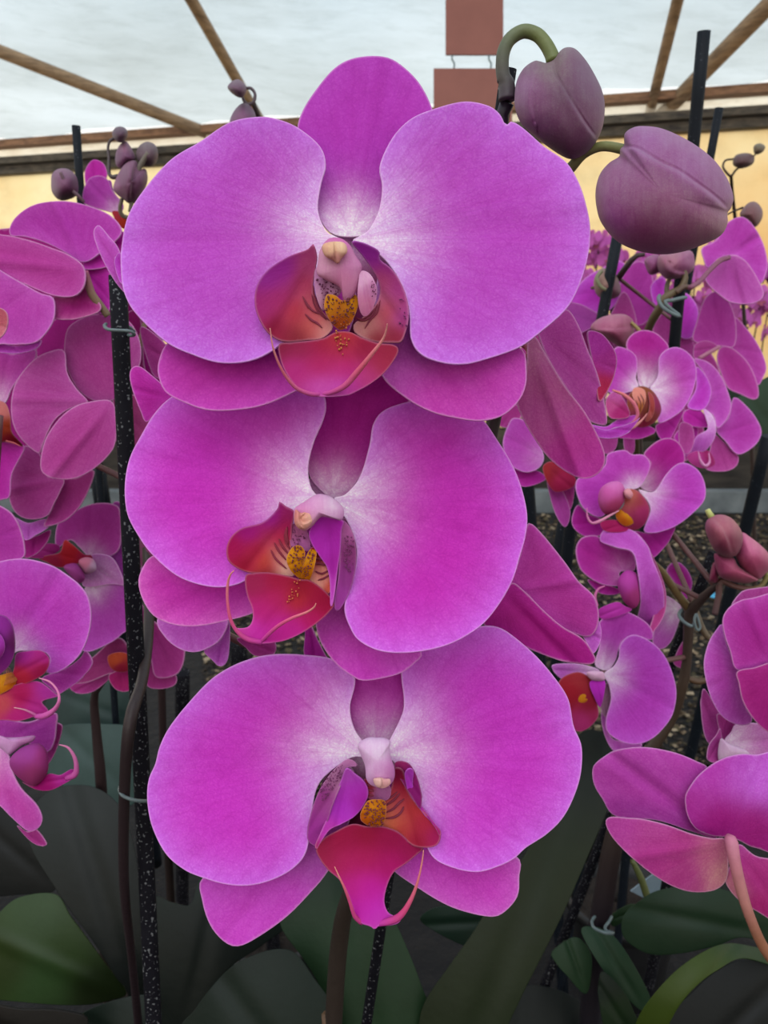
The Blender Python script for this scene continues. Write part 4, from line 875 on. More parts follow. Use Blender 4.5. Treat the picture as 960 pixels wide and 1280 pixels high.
mb = MB(); solid_form(mb, K7, "638,295 665,283 685,310 672,335 645,325", .390, .003, [(785, 617, (226, 160, 170))]); mb.build('column', 'lip', b)
mb = MB(); tubepx(mb, K7, "455,380 458,425 480,455 520,445 565,420 615,393", [.388, .386], [.5, 1.2, 1.6, 2, 1.4, .6], [(226, 130, 190), (236, 170, 190)], n=26); mb.build('tendril', 'lip', b)
b = blossom(pf, 780, 700, .39)
P(b, K7, "400,590 430,530 500,518 540,550 600,580 680,600 695,690 620,700 620,765 540,765 470,730 420,680", (640, 700), .399, pal=((176, 34, 150), (190, 56, 170)), white=.2)
P(b, K7, "460,740 540,760 620,790 600,812 520,805", (600, 700), .401, pal='deep', name='sepal')
P(b, K7, "770,600 820,700 850,800 846,900 800,985 760,1010 800,850 760,680", (790, 640), .393, pal=((176, 56, 128), (186, 70, 146)), name='sepal')
P(b, K7, "520,545 538,492 600,478 690,495 760,570 785,640 825,740 842,820 835,920 800,985 765,1005 708,960 722,840 705,680 680,600 600,577", (770, 640), .388, pal=((188, 74, 186), (204, 100, 206)), cup=.25, seg=90, wav=.001)
mb = MB(); solid_form(mb, K7, "608,770 620,720 660,690 710,720 722,830 690,882 640,850", .392, .007, [(785, 730, (190, 56, 170)), (795, 745, (176, 34, 130))]); mb.build('side_lobe', 'lip', b)
mb = MB(); patch(mb, K7, "510,890 600,850 645,870 680,890 600,925 530,935", (650, 870), .39, cup=.2, cols=[(770, 765, (196, 70, 180))]); mb.build('middle_lobe', 'lip', b, .0003)
mb = MB(); tubepx(mb, K7, "505,870 495,825 512,785 545,770", .386, [2, 1.8, 1.4, .8], (220, 120, 180), n=14); mb.build('tendril', 'lip', b)
b = blossom(pf, 850, 740, .44)
P(b, K9, "455,55 480,15 520,15 560,55 582,120 552,200 530,170 490,110", (540, 230), .449, pal=((160, 18, 130), (196, 74, 184)), name='dorsal_sepal')
P(b, K9, "430,180 520,225 520,290 480,400 430,445 385,420 400,300", (500, 240), .446, pal=((180, 76, 176), (186, 84, 180)), white=.8, wr=.4)
P(b, K9, "490,500 545,400 545,525 510,535", (520, 420), .448, pal='dusk', name='sepal')
stem(b, 'pedicel', K9, "375,5 430,60 480,130 530,200 565,245", [.41, .425], [4, 4.5, 5, 6], (128, 108, 74))
b = blossom(pf, 750, 842, .375)
P(b, K9, "130,550 95,520 118,430 110,330 170,260 230,250 320,290 375,340 382,400 310,385 240,400 212,450 200,500 165,550", (130, 560), .389, pal=((178, 60, 172), (190, 74, 184)), white=.8, wr=.3, name='dorsal_sepal')
P(b, K9, "-120,530 -20,518 60,530 120,556 60,590 -60,600", (125, 565), .386, pal='lilac', white=.6, wr=.5)
P(b, K9, "140,640 165,860 220,905 330,918 300,945 190,955 130,820", (140, 640), .392, pal='lilac', name='lateral_sepal')
P(b, K9, "140,572 190,532 215,485 220,430 258,385 310,378 390,420 450,490 490,590 502,680 480,780 420,860 360,905 290,922 220,905 160,862 150,800 175,700 165,625", (135, 570), .383, pal=((188, 62, 190), (200, 88, 210)), white=.9, wr=.26, seg=100, rings=18)
P(b, K9, "118,640 165,620 177,690 150,785 118,720", (130, 600), .387, pal=((150, 104, 134), (150, 104, 134)), name='sepal')
mb = MB(); patch(mb, K9, "-80,600 0,560 60,580 110,630 105,700 112,780 60,842 0,856 -70,800 -100,700", (80, 600), .372, cup=.2, cols=[(725, 850, (170, 60, 70)), (715, 865, (170, 40, 60)), (740, 880, (150, 40, 60)), (730, 905, (196, 70, 140)), (745, 895, (176, 60, 110))]); mb.build('middle_lobe', 'lip', b, .0003)
mb = MB(); patch(mb, K9, "-5,690 30,655 62,690 70,730 20,725", (30, 700), .3695, cup=.3, cols=[(728, 872, (206, 140, 40)), (735, 880, (170, 90, 50))]); mb.build('callus', 'lip', b, .0003)
mb = MB(); patch(mb, K9, "68,612 140,600 143,660 122,735 98,700", (100, 600), .37, cup=.2, cols=[(745, 860, (196, 60, 196))]); mb.build('side_lobe', 'lip', b, .0003)
mb = MB(); solid_form(mb, K9, "55,560 130,558 145,590 130,605 75,598", .37, .003, [(742, 845, (226, 180, 210))]); mb.build('column', 'lip', b)
b = blossom(pf, 685, 590, .43)
P(b, K7, "35,50 55,-20 90,-70 170,-40 220,60 240,130 215,180 150,202 80,172 45,115", (240, 130), .438, pal=((182, 66, 176), (192, 84, 190)), white=.2)
P(b, K7, "90,180 210,195 245,240 130,272", (240, 200), .442, pal='deep', name='sepal')
mb = MB(); patch(mb, K7, "235,170 300,150 395,225 385,275 300,300 255,250", (260, 180), .43, cup=.2, cols=[(690, 590, (150, 36, 70)), (700, 600, (180, 50, 100)), (685, 590, (170, 60, 60))]); mb.build('side_lobe', 'lip', b, .0003)
P(b, K7, "255,225 330,290 372,400 345,475 290,390", (260, 220), .434, pal=((176, 66, 160), (180, 70, 164)), name='lateral_sepal')
P(b, K7, "330,270 392,262 372,385", (350, 260), .437, pal='dusk', name='lateral_sepal')
P(b, (440, 360, 3), "520,500 600,440 640,455 610,520 560,520", (600, 460), .447, pal='dusk')
b = blossom(pf, 780, 560, .45)
for q, bs in (("520,680 580,690 590,770 560,830 520,800", (560, 700)), ("240,740 290,740 290,820 250,830", (260, 830)), ("100,710 200,720 200,800 150,830 120,780", (150, 710))):
    P(b, K6, q, bs, .455, pal='back', name='sepal')
PB = [(905, 655, (156, 84, 104)), (890, 670, (140, 70, 90)), (915, 680, (120, 50, 74)), (900, 690, (110, 40, 70))]
bud(pf, K11, "490,370 500,305 560,265 630,262 700,298 760,380 772,460 740,545 690,577 620,570 560,530 512,440", .385, .016, PB, seams=(("540,280 640,380 700,560", 3, .001),), seg=60, rings=14)
bud(pf, K11, "715,560 750,400 830,430 960,545 985,640 920,725 880,745 790,700", .395, .016, [(925, 685, (170, 74, 120)), (945, 705, (150, 60, 96)), (940, 680, (180, 90, 130))], seams=(("720,560 780,680 870,745", 3, .001),), seg=60, rings=14)
bud(pf, K11, "555,560 600,555 700,580 745,650 882,742 850,765 790,776 700,765 620,740 580,690", .392, .012, [(900, 710, (146, 56, 96)), (925, 722, (150, 66, 96))], seg=60, rings=12)
bud(pf, K11, "520,740 550,620 600,640 580,760 540,770", .402, .008, [(890, 715, (130, 40, 80))])
stem(pf, 'bud_stem', K11, "560,1010 590,860 605,755 690,790 800,815 890,805 935,760 955,700", [.402, .40, .398, .396], [4, 4, 4, 3.6, 3.4, 3.2, 3, 3], [(96, 70, 74), (120, 86, 84), (140, 100, 96), (150, 150, 90)], n=40)
mb = MB(); tubepx(mb, K11, "505,222 520,250 540,282", .384, [3.2, 3.6, 4.2], [(220, 226, 150), (180, 186, 110)], n=8); mb.build('bud_tip', 'stem', pf)
mb = MB()
tubepx(mb, FULL, "900,728 884,742 868,758 862,770 860,800 858,830 852,860 838,900 800,960 770,1040 752,1140 742,1210 735,1300", [.40, .41, .42, .425, .43, .435, .44, .45, .46, .47, .48, .49, .5], [4, 5, 7, 7, 6, 6, 7, 7, 8, 12, 13, 13, 12], [(80, 64, 64), (88, 72, 60), (76, 60, 52), (44, 34, 44), (30, 26, 38)], n=80, sides=10)
to_pot(mb, pf, (735, 1300), .5, 12)
tubepx(mb, FULL, "860,848 872,852 884,850", .44, [4, 4, 3], (110, 86, 66), n=8)
tubepx(mb, FULL, "868,758 880,790 896,806", .43, [3, 4, 3], (120, 104, 84), n=10)
mb.build('flower_stalk', 'stem', pf)
stem(pf, 'root', FULL, "790,1075 802,1100 815,1140 826,1172 830,1185", .47, [3, 4.4, 4.4, 4, 2], (110, 116, 70))

pg = empty('orchid_plant', ground_under(900, 1330, .38))
tag(pg, 'orchid at the lower right edge showing veined petal backs and a pale stem', 'orchid', 'potted orchids')
b = blossom(pg, 912, 1048, .245, 'large blossom seen from behind with its pale stem')
P(b, K10, "82,250 105,210 180,160 280,138 380,140 500,165 600,205 660,242 600,300 560,380 620,480 700,570 690,592 560,552 400,502 200,482 130,392 90,322", (740, 600), .256, pal=((176, 62, 164), (192, 76, 180)), cup=.06, crease=.0014, seg=100, rings=22, gx=-.1)
P(b, K10, "545,400 560,350 620,270 720,200 820,172 900,175 1060,190 1060,640 900,640 820,605 765,587 680,580 600,545 558,480", (765, 590), .250, cols=[(860, 1000, (170, 46, 150)), (900, 1030, (156, 22, 124)), (940, 1040, (154, 26, 120)), (930, 960, (190, 84, 196)), (890, 960, (184, 60, 176)), (860, 970, (190, 76, 186)), (950, 970, (200, 100, 214))], cup=.08, seg=100, rings=22)
P(b, K10, "148,505 180,485 260,490 340,497 460,527 580,570 680,592 752,600 762,700 752,800 690,852 580,860 480,830 380,770 280,690 200,610 162,555", (765, 610), .246, cup=.08, seg=100, rings=22, name='sepal', crease=-.0008,
  cols=[(775, 1035, (184, 68, 160)), (820, 1060, (172, 48, 136)), (860, 1095, (168, 56, 130)), (890, 1070, (180, 90, 130)), (900, 1090, (196, 130, 140)), (820, 1035, (190, 80, 160)), (850, 1060, (170, 50, 130))])
P(b, K10, "818,622 900,680 1060,740 1060,1020 900,955 820,905 765,845 748,790 785,700", (790, 620), .248, name='sepal', cup=.08, seg=80, rings=18,
  cols=[(945, 1100, (166, 40, 124)), (915, 1110, (196, 120, 140)), (930, 1080, (170, 46, 130)), (950, 1130, (160, 34, 110)), (925, 1060, (180, 70, 150))])
stem(b, 'pedicel', FULL, "909,1046 914,1052 918,1075 926,1110 937,1145 955,1185 985,1225", [.243, .24, .242, .25], [5, 8, 7.4, 7, 6.4, 6.4, 7], [(206, 130, 160), (200, 140, 140), (170, 120, 96), (160, 110, 84)], n=40, sides=12)
b = blossom(pg, 925, 835, .28)
P(b, K9, "780,225 830,160 900,142 1000,135 1060,180 880,200 815,220", (900, 300), .296, pal='back', name='sepal')
P(b, K9, "732,320 745,390 770,460 810,550 822,640 850,740 882,790 862,822 800,822 730,782 680,702 650,602 640,510 665,410 705,345", (830, 540), .289, pal=((184, 70, 176), (200, 100, 200)), cup=.1, seg=80)
P(b, K9, "733,310 750,258 800,213 880,190 1060,185 1060,545 960,530 810,552 770,452 745,382", (1000, 545), .283, pal=((172, 42, 150), (192, 74, 178)), cup=.05, crease=-.001, seg=80)
P(b, K9, "805,560 880,540 1060,530 1060,900 950,855 880,785 832,700 815,620", (1000, 560), .280, pal=((158, 26, 122), (172, 42, 136)), cup=.08, crease=-.001, seg=80)
b = blossom(pg, 910, 930, .30)
P(b, K9, "625,720 640,645 680,700 722,780 705,880 672,922 640,860", (720, 900), .312, pal='back')
P(b, K9, "712,770 800,820 775,870 742,902 715,840", (740, 900), .309, pal='dusk', name='sepal')
P(b, K9, "800,825 870,815 1060,850 1060,1000 880,975 750,915 780,860", (750, 920), .306, pal=((196, 100, 184), (200, 110, 190)), white=.8, wr=.4)
P(b, K9, "660,1000 665,930 700,880 725,850 722,1000", (720, 900), .304, pal='back', name='sepal')
mb = MB(); solid_form(mb, K9, "722,895 765,918 855,955 850,990 720,1010", .302, .003, [(905, 935, (226, 190, 220))]); mb.build('column', 'lip', b)
stem(pg, 'flower_stalk', FULL, "985,1225 1010,1320 960,1500", [.25, .28, .36], 7, (120, 90, 70), pot=(pg, (960, 1500), .36, 7))

ph = empty('orchid_plant', ground_under(795, 900, .82))
tag(ph, 'orchid at upper right whose pink blossoms turn their backs on thin pale stems', 'orchid', 'potted orchids')
b = blossom(ph, 905, 325, .52)
P(b, K5, "640,660 630,600 700,560 750,480 820,443 872,470 920,540 950,620 957,700 920,782 860,700 800,640 720,650 660,700", (760, 645), .53, pal=((184, 62, 176), (196, 84, 192)), crease=.002)
P(b, K5, "648,760 700,680 770,638 820,645 870,690 932,800 932,850 880,878 800,877 740,852", (765, 645), .522, pal=((180, 76, 168), (196, 96, 186)), crease=.002, name='sepal')
stem(b, 'pedicel', K5, "765,648 720,665 665,715 620,765 570,800", [.518, .5], [3, 3, 3, 3.4], (150, 92, 120))
b = blossom(ph, 900, 432, .55)
P(b, K6, "585,260 600,180 640,60 690,18 740,30 785,110 802,200 790,292 720,290 655,285", (722, 290), .562, pal=((178, 58, 160), (188, 72, 172)))
P(b, K6, "790,145 860,210 920,300 952,390 940,440 905,487 860,400 800,330 725,292 795,260", (725, 292), .565, pal=((180, 60, 162), (196, 84, 184)))
P(b, K6, "725,295 780,300 850,360 890,430 912,500 910,547 880,556 820,530 760,500 722,420 705,350", (722, 295), .556, pal=((174, 48, 148), (190, 74, 170)), name='sepal')
P(b, K6, "595,285 650,263 705,290 660,330 610,355 588,345", (715, 295), .56, pal='back', name='sepal')
stem(b, 'pedicel', K6, "718,294 670,320 615,352", .55, [2.4, 2.6, 2.6], (196, 130, 160))
b = blossom(ph, 880, 530, .50)
P(b, K6, "588,355 660,370 720,430 757,510 777,590 752,660 705,702 688,640 640,600 662,520 640,430", (600, 560), .514, pal=((186, 70, 180), (200, 96, 196)))
P(b, K6, "600,395 650,440 677,510 660,582 620,612 558,590 600,500", (600, 560), .509, pal='front')
P(b, K6, "700,705 760,650 790,548 862,600 912,670 927,730 890,792 810,832 750,770", (680, 740), .518, pal=((182, 58, 170), (200, 88, 196)))
P(b, K6, "690,730 770,800 812,842 800,892 740,917 650,902 672,800", (690, 740), .521, pal='back', name='sepal')
P(b, K6, "540,620 600,598 650,640 682,690 600,695 540,672", (660, 690), .508, pal='deep', name='sepal')
P(b, K6, "638,605 690,650 697,740 650,812 600,822 568,842 600,745 660,700", (690, 640), .503, pal='lilac', white=.5, cup=.2)
P(b, K6, "490,745 540,690 610,700 590,800 550,842 520,785", (600, 700), .512, pal='deep', name='sepal')
mb = MB(); patch(mb, K6, "556,840 600,815 665,815 695,880 640,902 580,882", (630, 820), .502, cup=.2, cols=[(875, 575, (196, 80, 160)), (885, 570, (170, 50, 120))]); mb.build('middle_lobe', 'lip', b, .0003)
mb = MB(); tubepx(mb, K6, "612,818 622,860 645,890 668,870 664,825", .497, [.6, 1.4, 2, 1.4, .6], (230, 160, 210), n=18); mb.build('tendril', 'lip', b)
bud(ph, K5, "345,655 400,632 440,660 430,710 375,735 350,700", .535, .012, [(815, 330, (130, 66, 110))])
bud(ph, K5, "412,642 480,622 570,612 592,650 590,702 540,742 460,757 412,712", .525, .02, [(840, 322, (150, 92, 116)), (835, 345, (104, 50, 84)), (858, 330, (140, 80, 120))], seams=(("455,640 480,700 530,720", 2.5, .003),))
bud(ph, K6, "72,195 120,150 200,130 260,138 292,180 280,250 240,302 180,272 110,230", .50, .02, [(760, 400, (156, 84, 116)), (775, 420, (130, 60, 90))], seams=(("80,200 200,200 285,190", 3, .002),))
bud(ph, K5, "818,432 858,377 900,370 932,410 927,460 892,497 850,462", .6, .018, [(938, 262, (110, 70, 78))])
stem(ph, 'bud_stem', K5, "758,432 790,415 835,398", .6, [1, 1, 1.5], (60, 40, 40))
stem(ph, 'bud_stem', K6, "275,172 300,195 325,225", .49, [2, 2.4, 2.4], (170, 150, 100))
mb = MB(); tubepx(mb, K5, "532,700 545,750 525,800 480,825 445,850 420,900 385,955 350,1040 330,1150 300,1400 300,2100", [.515, .515, .515, .515, .515, .52, .53, .55, .6, .65, .75], [4, 4, 4.4, 5, 5.5, 5.4, 5.4, 5, 5, 5, 5], [(124, 108, 84), (110, 96, 70), (96, 92, 62)], n=60)
tubepx(mb, K5, "455,845 455,790 475,740", .52, [3, 3, 2], (110, 96, 76), n=10)
to_pot(mb, ph, (795, 685), .75, 5)
tubepx(mb, K5, "575,800 540,795 500,822", .513, [3.2, 3.2, 3.5], (120, 96, 84), n=10)
mb.build('flower_stalk', 'stem', ph)

pi = empty('orchid_plant', ground_under(760, 880, 1.02))
tag(pi, 'orchid with pink blossoms clustered right behind the dark canes below the big sideways bud', 'orchid', 'potted orchids')
b = blossom(pi, 740, 360, .60)
P(b, K5, "-60,880 0,800 60,740 150,690 200,660 255,700 232,830 150,925 60,920 -60,960", (250, 800), .62, pal='front')
P(b, K5, "215,800 270,690 330,668 380,730 392,900 330,985 240,960", (250, 930), .612, pal=((180, 58, 164), (190, 70, 176)))
P(b, K5, "180,920 235,820 280,880 300,1000 200,1060 150,980", (240, 960), .606, pal='back', name='sepal')
P(b, K6, "-60,80 0,75 60,98 125,150 60,210 -40,230", (100, 180), .615, pal=((170, 70, 166), (180, 80, 174)), name='sepal')
b = blossom(pi, 720, 470, .60)
P(b, FULL, "640,470 660,420 700,390 740,400 770,440 750,510 700,540 650,520", (720, 470), .64, pal='dusk')
P(b, FULL, "760,430 820,400 880,430 900,480 860,520 800,520 760,490", (800, 470), .65, pal='dusk')
b = blossom(pi, 840, 400, .58)
P(b, K5, "375,790 430,745 452,790 430,920 390,880", (430, 900), .60, pal='front')
P(b, K6, "540,25 600,80 612,160 580,245 520,240 490,120", (520, 200), .60, pal='front', cup=.1)
P(b, K6, "470,250 520,225 580,258 592,345 520,340", (500, 300), .606, pal='back', name='sepal')
P(b, K6, "385,210 440,120 480,120 500,220 450,290", (450, 250), .605, pal='back')
b = blossom(pi, 760, 530, .62)
P(b, K6, "200,300 250,240 300,300 260,380 200,400", (250, 350), .62, pal='dusk')
P(b, K6, "430,650 520,600 640,700 560,860 440,820", (500, 700), .64, pal='dusk')
bud(pi, K5, "88,765 130,700 200,738 225,820 180,855 110,842", .58, .018, [(755, 355, (136, 100, 96)), (765, 365, (100, 50, 76))])
stem(pi, 'bud_stem', K5, "130,715 105,750 120,790 150,810", .56, [2, 2.5, 2.5, 2], (140, 140, 110))
mb = MB(); tubepx(mb, K5, "345,632 300,640 255,690 205,760 180,800 200,1000 300,1400 320,2000", [.565, .57, .6, .7, .9], [2.5, 3.4, 4, 4.2, 4, 5, 5], (84, 66, 68), n=40); to_pot(mb, pi, (800, 660), .9, 5); mb.build('flower_stalk', 'stem', pi)

pj = empty('orchid_plant', ground_under(945, 810, 1.3))
tag(pj, 'orchid with two tiny dark buds on a looping stem against the yellow wall at right', 'orchid', 'potted orchids')
bud(pj, K5, "783,175 800,135 860,125 892,145 882,182 830,203 797,195", .9, .02, [(930, 200, (84, 56, 62))])
bud(pj, K5, "888,92 918,76 946,92 932,122 895,132", .9, .014, [(948, 187, (100, 84, 70))])
stem(pj, 'bud_stem', K5, "790,155 748,162 735,192 750,220 775,240 800,210 850,170 895,135", .9, [1.2, 1.3, 1.3, 1.5, 1.6, 1.3, 1.3, 1], (70, 50, 48), n=40)
stem(pj, 'flower_stalk', K5, "775,240 775,270 790,400 830,800 880,1600 900,2600", [.9, .95, 1.0, 1.1, 1.2], [2, 2, 2.2, 2.6, 3], (66, 50, 46), pot=(pj, (945, 810), 1.2, 3))
join_blossoms()
# ======================================================================= leaves
def leaf(parent, pts, base, d, rgb, rgb2=None, gx=0, gy=0, cup=.1, crease=.002, fold=0.0, tips=None, K=FULL, label=None):
    mb = MB()  # leaf tones include the dim light low among the plants
    cols = tips or [(base[0], base[1], rgb), (0, 0, rgb2 or rgb)]
    if not tips:
        O = parse(K, pts); c = O.mean(0); q = c * 2 - np.array(base)
        cols = [(base[0], base[1], rgb), (q[0], q[1], rgb2 or rgb), (c[0], c[1], rgb)]
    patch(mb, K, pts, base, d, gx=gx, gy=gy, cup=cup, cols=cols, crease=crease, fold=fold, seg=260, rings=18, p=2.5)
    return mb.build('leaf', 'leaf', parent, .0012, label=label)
LK = (680, 1000, 3.4286)
# hero plant
leaf(hero, "715,930 740,912 763,930 768,985 752,1030 735,1070 718,1110 700,1150 675,1200 650,1250 625,1310 610,1400 500,1400 520,1300 530,1255 560,1210 590,1168 620,1120 650,1080 690,1005", (560, 1390), .36, (62, 74, 48), (50, 60, 52), gx=.1, gy=-.2, crease=.002, fold=.08)
leaf(hero, "350,1153 375,1115 405,1085 440,1075 480,1125 510,1188 530,1240 552,1300 540,1400 430,1400 412,1300 402,1240 380,1200", (480, 1390), .36, (58, 88, 58), (52, 76, 58), gy=-.18, crease=.002, fold=.06)
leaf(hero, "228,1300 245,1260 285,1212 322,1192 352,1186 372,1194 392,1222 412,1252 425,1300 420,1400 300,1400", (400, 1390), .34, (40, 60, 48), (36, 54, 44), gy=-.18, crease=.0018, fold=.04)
leaf(hero, "525,1148 550,1133 600,1135 652,1130 640,1165 600,1187 575,1180 545,1165", (660, 1150), .43, (50, 76, 62), (56, 82, 66), crease=.0012, gy=-.2)
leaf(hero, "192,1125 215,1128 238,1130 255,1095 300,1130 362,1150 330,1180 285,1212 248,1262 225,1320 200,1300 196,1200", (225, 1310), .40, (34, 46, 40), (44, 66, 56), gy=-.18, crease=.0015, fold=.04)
# left plants
leaf(pa, "36,1052 42,1010 70,985 115,983 150,1008 168,1060 176,1120 180,1180 200,1260 210,1340 180,1340 160,1245 145,1222 115,1175 72,1115", (195, 1335), .44, (46, 52, 48), (60, 68, 66), gx=.08, gy=-.18, crease=.002, fold=.05)
leaf(pa, "75,1290 108,1264 148,1249 187,1244 205,1262 215,1340 100,1340", (215, 1335), .40, (40, 58, 48), (50, 68, 58), gy=-.18, crease=.0015)
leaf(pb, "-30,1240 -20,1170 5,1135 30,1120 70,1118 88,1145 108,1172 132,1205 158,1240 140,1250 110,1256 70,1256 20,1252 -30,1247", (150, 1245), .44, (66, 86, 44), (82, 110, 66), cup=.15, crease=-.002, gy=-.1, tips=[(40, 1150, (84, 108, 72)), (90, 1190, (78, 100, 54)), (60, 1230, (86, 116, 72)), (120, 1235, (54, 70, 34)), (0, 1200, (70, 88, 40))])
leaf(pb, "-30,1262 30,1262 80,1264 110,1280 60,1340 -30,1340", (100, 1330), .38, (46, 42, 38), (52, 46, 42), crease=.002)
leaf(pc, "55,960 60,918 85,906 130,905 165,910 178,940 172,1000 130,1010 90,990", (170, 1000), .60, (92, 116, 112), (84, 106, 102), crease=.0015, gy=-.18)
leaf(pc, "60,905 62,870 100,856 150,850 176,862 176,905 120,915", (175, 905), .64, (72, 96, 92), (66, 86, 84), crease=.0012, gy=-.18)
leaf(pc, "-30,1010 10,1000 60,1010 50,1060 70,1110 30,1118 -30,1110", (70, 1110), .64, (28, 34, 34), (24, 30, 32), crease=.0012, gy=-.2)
# right plants
leaf(pg, "779,1146 797,1128 826,1112 884,1108 928,1120 975,1140 985,1180 928,1172 896,1182 850,1192 810,1192 780,1172", (975, 1170), .42, (50, 78, 54), (56, 84, 60), crease=.0015, cup=.2, gy=-.18)
leaf(pg, "790,1300 803,1262 843,1215 884,1187 913,1179 945,1184 985,1192 985,1212 930,1198 896,1213 867,1236 845,1264 828,1300 815,1340 790,1340", (800, 1335), .38, (92, 110, 46), (66, 92, 62), crease=.001, cup=.3, gy=-.2)
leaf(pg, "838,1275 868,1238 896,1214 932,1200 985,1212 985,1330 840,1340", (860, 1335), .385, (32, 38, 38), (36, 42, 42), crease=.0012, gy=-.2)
leaf(pf, "727,1166 738,1158 767,1170 797,1214 816,1257 803,1264 776,1240 750,1207", (805, 1262), .46, (66, 98, 72), (70, 102, 78), crease=.0012, gy=-.2)
leaf(pf, "690,1190 715,1172 730,1178 740,1200 733,1242 709,1220 696,1205", (732, 1240), .47, (66, 96, 68), (70, 98, 72), crease=.0012, gy=-.2)
leaf(pf, "750,1260 752,1215 780,1240 795,1270 815,1310 770,1320", (800, 1310), .45, (48, 74, 44), (40, 60, 44), crease=.0012)
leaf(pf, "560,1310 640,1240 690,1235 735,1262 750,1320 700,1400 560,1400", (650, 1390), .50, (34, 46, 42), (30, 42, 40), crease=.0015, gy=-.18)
leaf(pf, "764,1145 790,1130 800,1140 780,1152 766,1158", (764, 1150), .5, (60, 90, 60), crease=.001)
leaf(ph, "905,520 925,495 970,470 990,520 985,560 940,555", (985, 555), .8, (70, 96, 72), (76, 104, 80), crease=.0012)
leaf(ph, "848,480 890,470 935,500 930,530 880,510", (930, 520), .85, (56, 80, 60), crease=.0012)

# ======================================================================= canes, ties, pots
def cane(name, pts, d, r, label, mat='stake_plastic', grp='canes that hold up the flower stalks'):
    """straight plastic cane through the first two points, down to the ground"""
    p = parse(FULL, pts); a = W(p[0][0], p[0][1], d[0]); b_ = W(p[1][0], p[1][1], d[1])
    k = (a[2] - 0.02) / (a[2] - b_[2]); foot = a + (b_ - a) * k
    mb = MB(); n = 24
    X = np.array([a + (foot - a) * t for t in np.linspace(0, 1, n)])
    tubev(mb, X, np.full(n, r), np.tile(lin((30, 34, 42)), (n, 1)), 14)
    o = mb.build(name, mat)
    for p_ in o.data.polygons:
        if len(p_.vertices) > 4: p_.use_smooth = False
    tag(o, label, 'cane', grp)
    return o
cane('support_cane', "636,86 470,1200", (.212, .315), .0022, 'black cane behind the three big blossoms, its foot showing below the lowest one', 'stake_dirty')
cane('support_cane', "147,345 183,1090", (.288, .312), .0033, 'thick black cane standing at left in front of the mauve blossom backs', 'stake_dirty')
cane('support_cane', "95,157 102,262", (.50, .515), .0027, 'short-looking dark cane tip between small buds at upper left')
cane('support_cane', "880,39 843,430", (.50, .57), .0043, 'tall dark cane rising behind the big sideways bud up to the roof')
cane('support_cane', "899,135 876,262", (.58, .60), .0032, 'thinner dark cane just right of the tallest one')
cane('support_cane', "773,290 752,400", (.56, .57), .0042, 'dark cane under the left end of the big sideways bud')
cane('support_cane', "893,690 760,1030", (.44, .49), .0033, 'slanting cane at right with the three plump buds at its top', 'stake_dirty')
cane('support_cane', "960,545 930,668", (.62, .66), .0052, 'dark cane at the right edge behind the plump buds')
cane('support_cane', "719,598 708,705", (.52, .54), .0042, 'short dark cane piece between the column of right-hand blossoms and the big ones')
cane('support_cane', "655,540 662,640", (.66, .68), .0058, 'dark cane glimpsed right of the middle big blossom')
cane('support_cane', "122,588 128,628", (.70, .72), .0075, 'dark cane glimpsed left of the thick black one')
cane('support_cane', "838,1085 815,1210", (.52, .55), .0040, 'speckled dark cane below the back-turned blossom at lower right', 'stake_dirty')
cane('support_cane', "296,800 302,850", (.60, .62), .0070, 'dark cane between the middle and lowest big blossoms', 'stake_dirty')
cane('support_cane', "228,840 228,900", (.58, .60), .0055, 'dark cane left of the lowest big blossom', 'stake_dirty')

def tie(name, K, pts, d, r, rgb, label):
    mb = MB(); tubepx(mb, K, pts, d, r, rgb, n=40, sides=8); o = mb.build(name, 'tie_wire'); tag(o, label, 'plant tie', 'plastic plant ties')
tie('plant_tie', (0, 380, 4), "530,100 522,112 545,128 600,132 650,136 672,150 660,158 625,150 560,108 600,100 650,118 672,140", [.286, .282, .282, .285, .292, .296, .3], 2.2, (64, 74, 80), 'dark wire tie round the thick black cane at left')
tie('plant_tie', K4, "610,640 597,665 610,695 650,715 700,725 745,722 770,700 760,670", [.30, .29, .285, .285, .29, .30, .31], 2.2, (110, 120, 124), 'pale wire tie low on the thick black cane at left')
tie('plant_tie', K5, "420,835 412,850 425,885 460,915 510,940 515,935 470,900 445,868 480,862 530,850 552,848", [.50, .497, .497, .5], [2, 2.4, 2.6, 2.6, 2.2, 2, 2.2, 2.6, 2.6, 2.2], (84, 108, 112), 'crossed green-grey tie on the tall dark cane under the sideways bud')
tie('plant_tie', K9, "525,250 515,275 535,305 570,328 590,325 592,310", [.42, .41, .405, .41], 2.2, (70, 70, 66), 'dark tie where the stalk of the plump buds meets its cane')
tie('plant_tie', K9, "602,268 612,300 620,335 612,350 600,340 592,300 602,268", .405, 1.8, (120, 126, 124), 'pale clip hanging beside the stalk of the plump buds')
tie('plant_tie', LK, "218,500 205,520 212,545 240,562 275,572 298,570 270,562 262,545 280,520 290,500", [.47, .46, .45, .455, .46, .47], 2.0, (140, 156, 158), 'pale wire tie on the dark stalk at lower right')

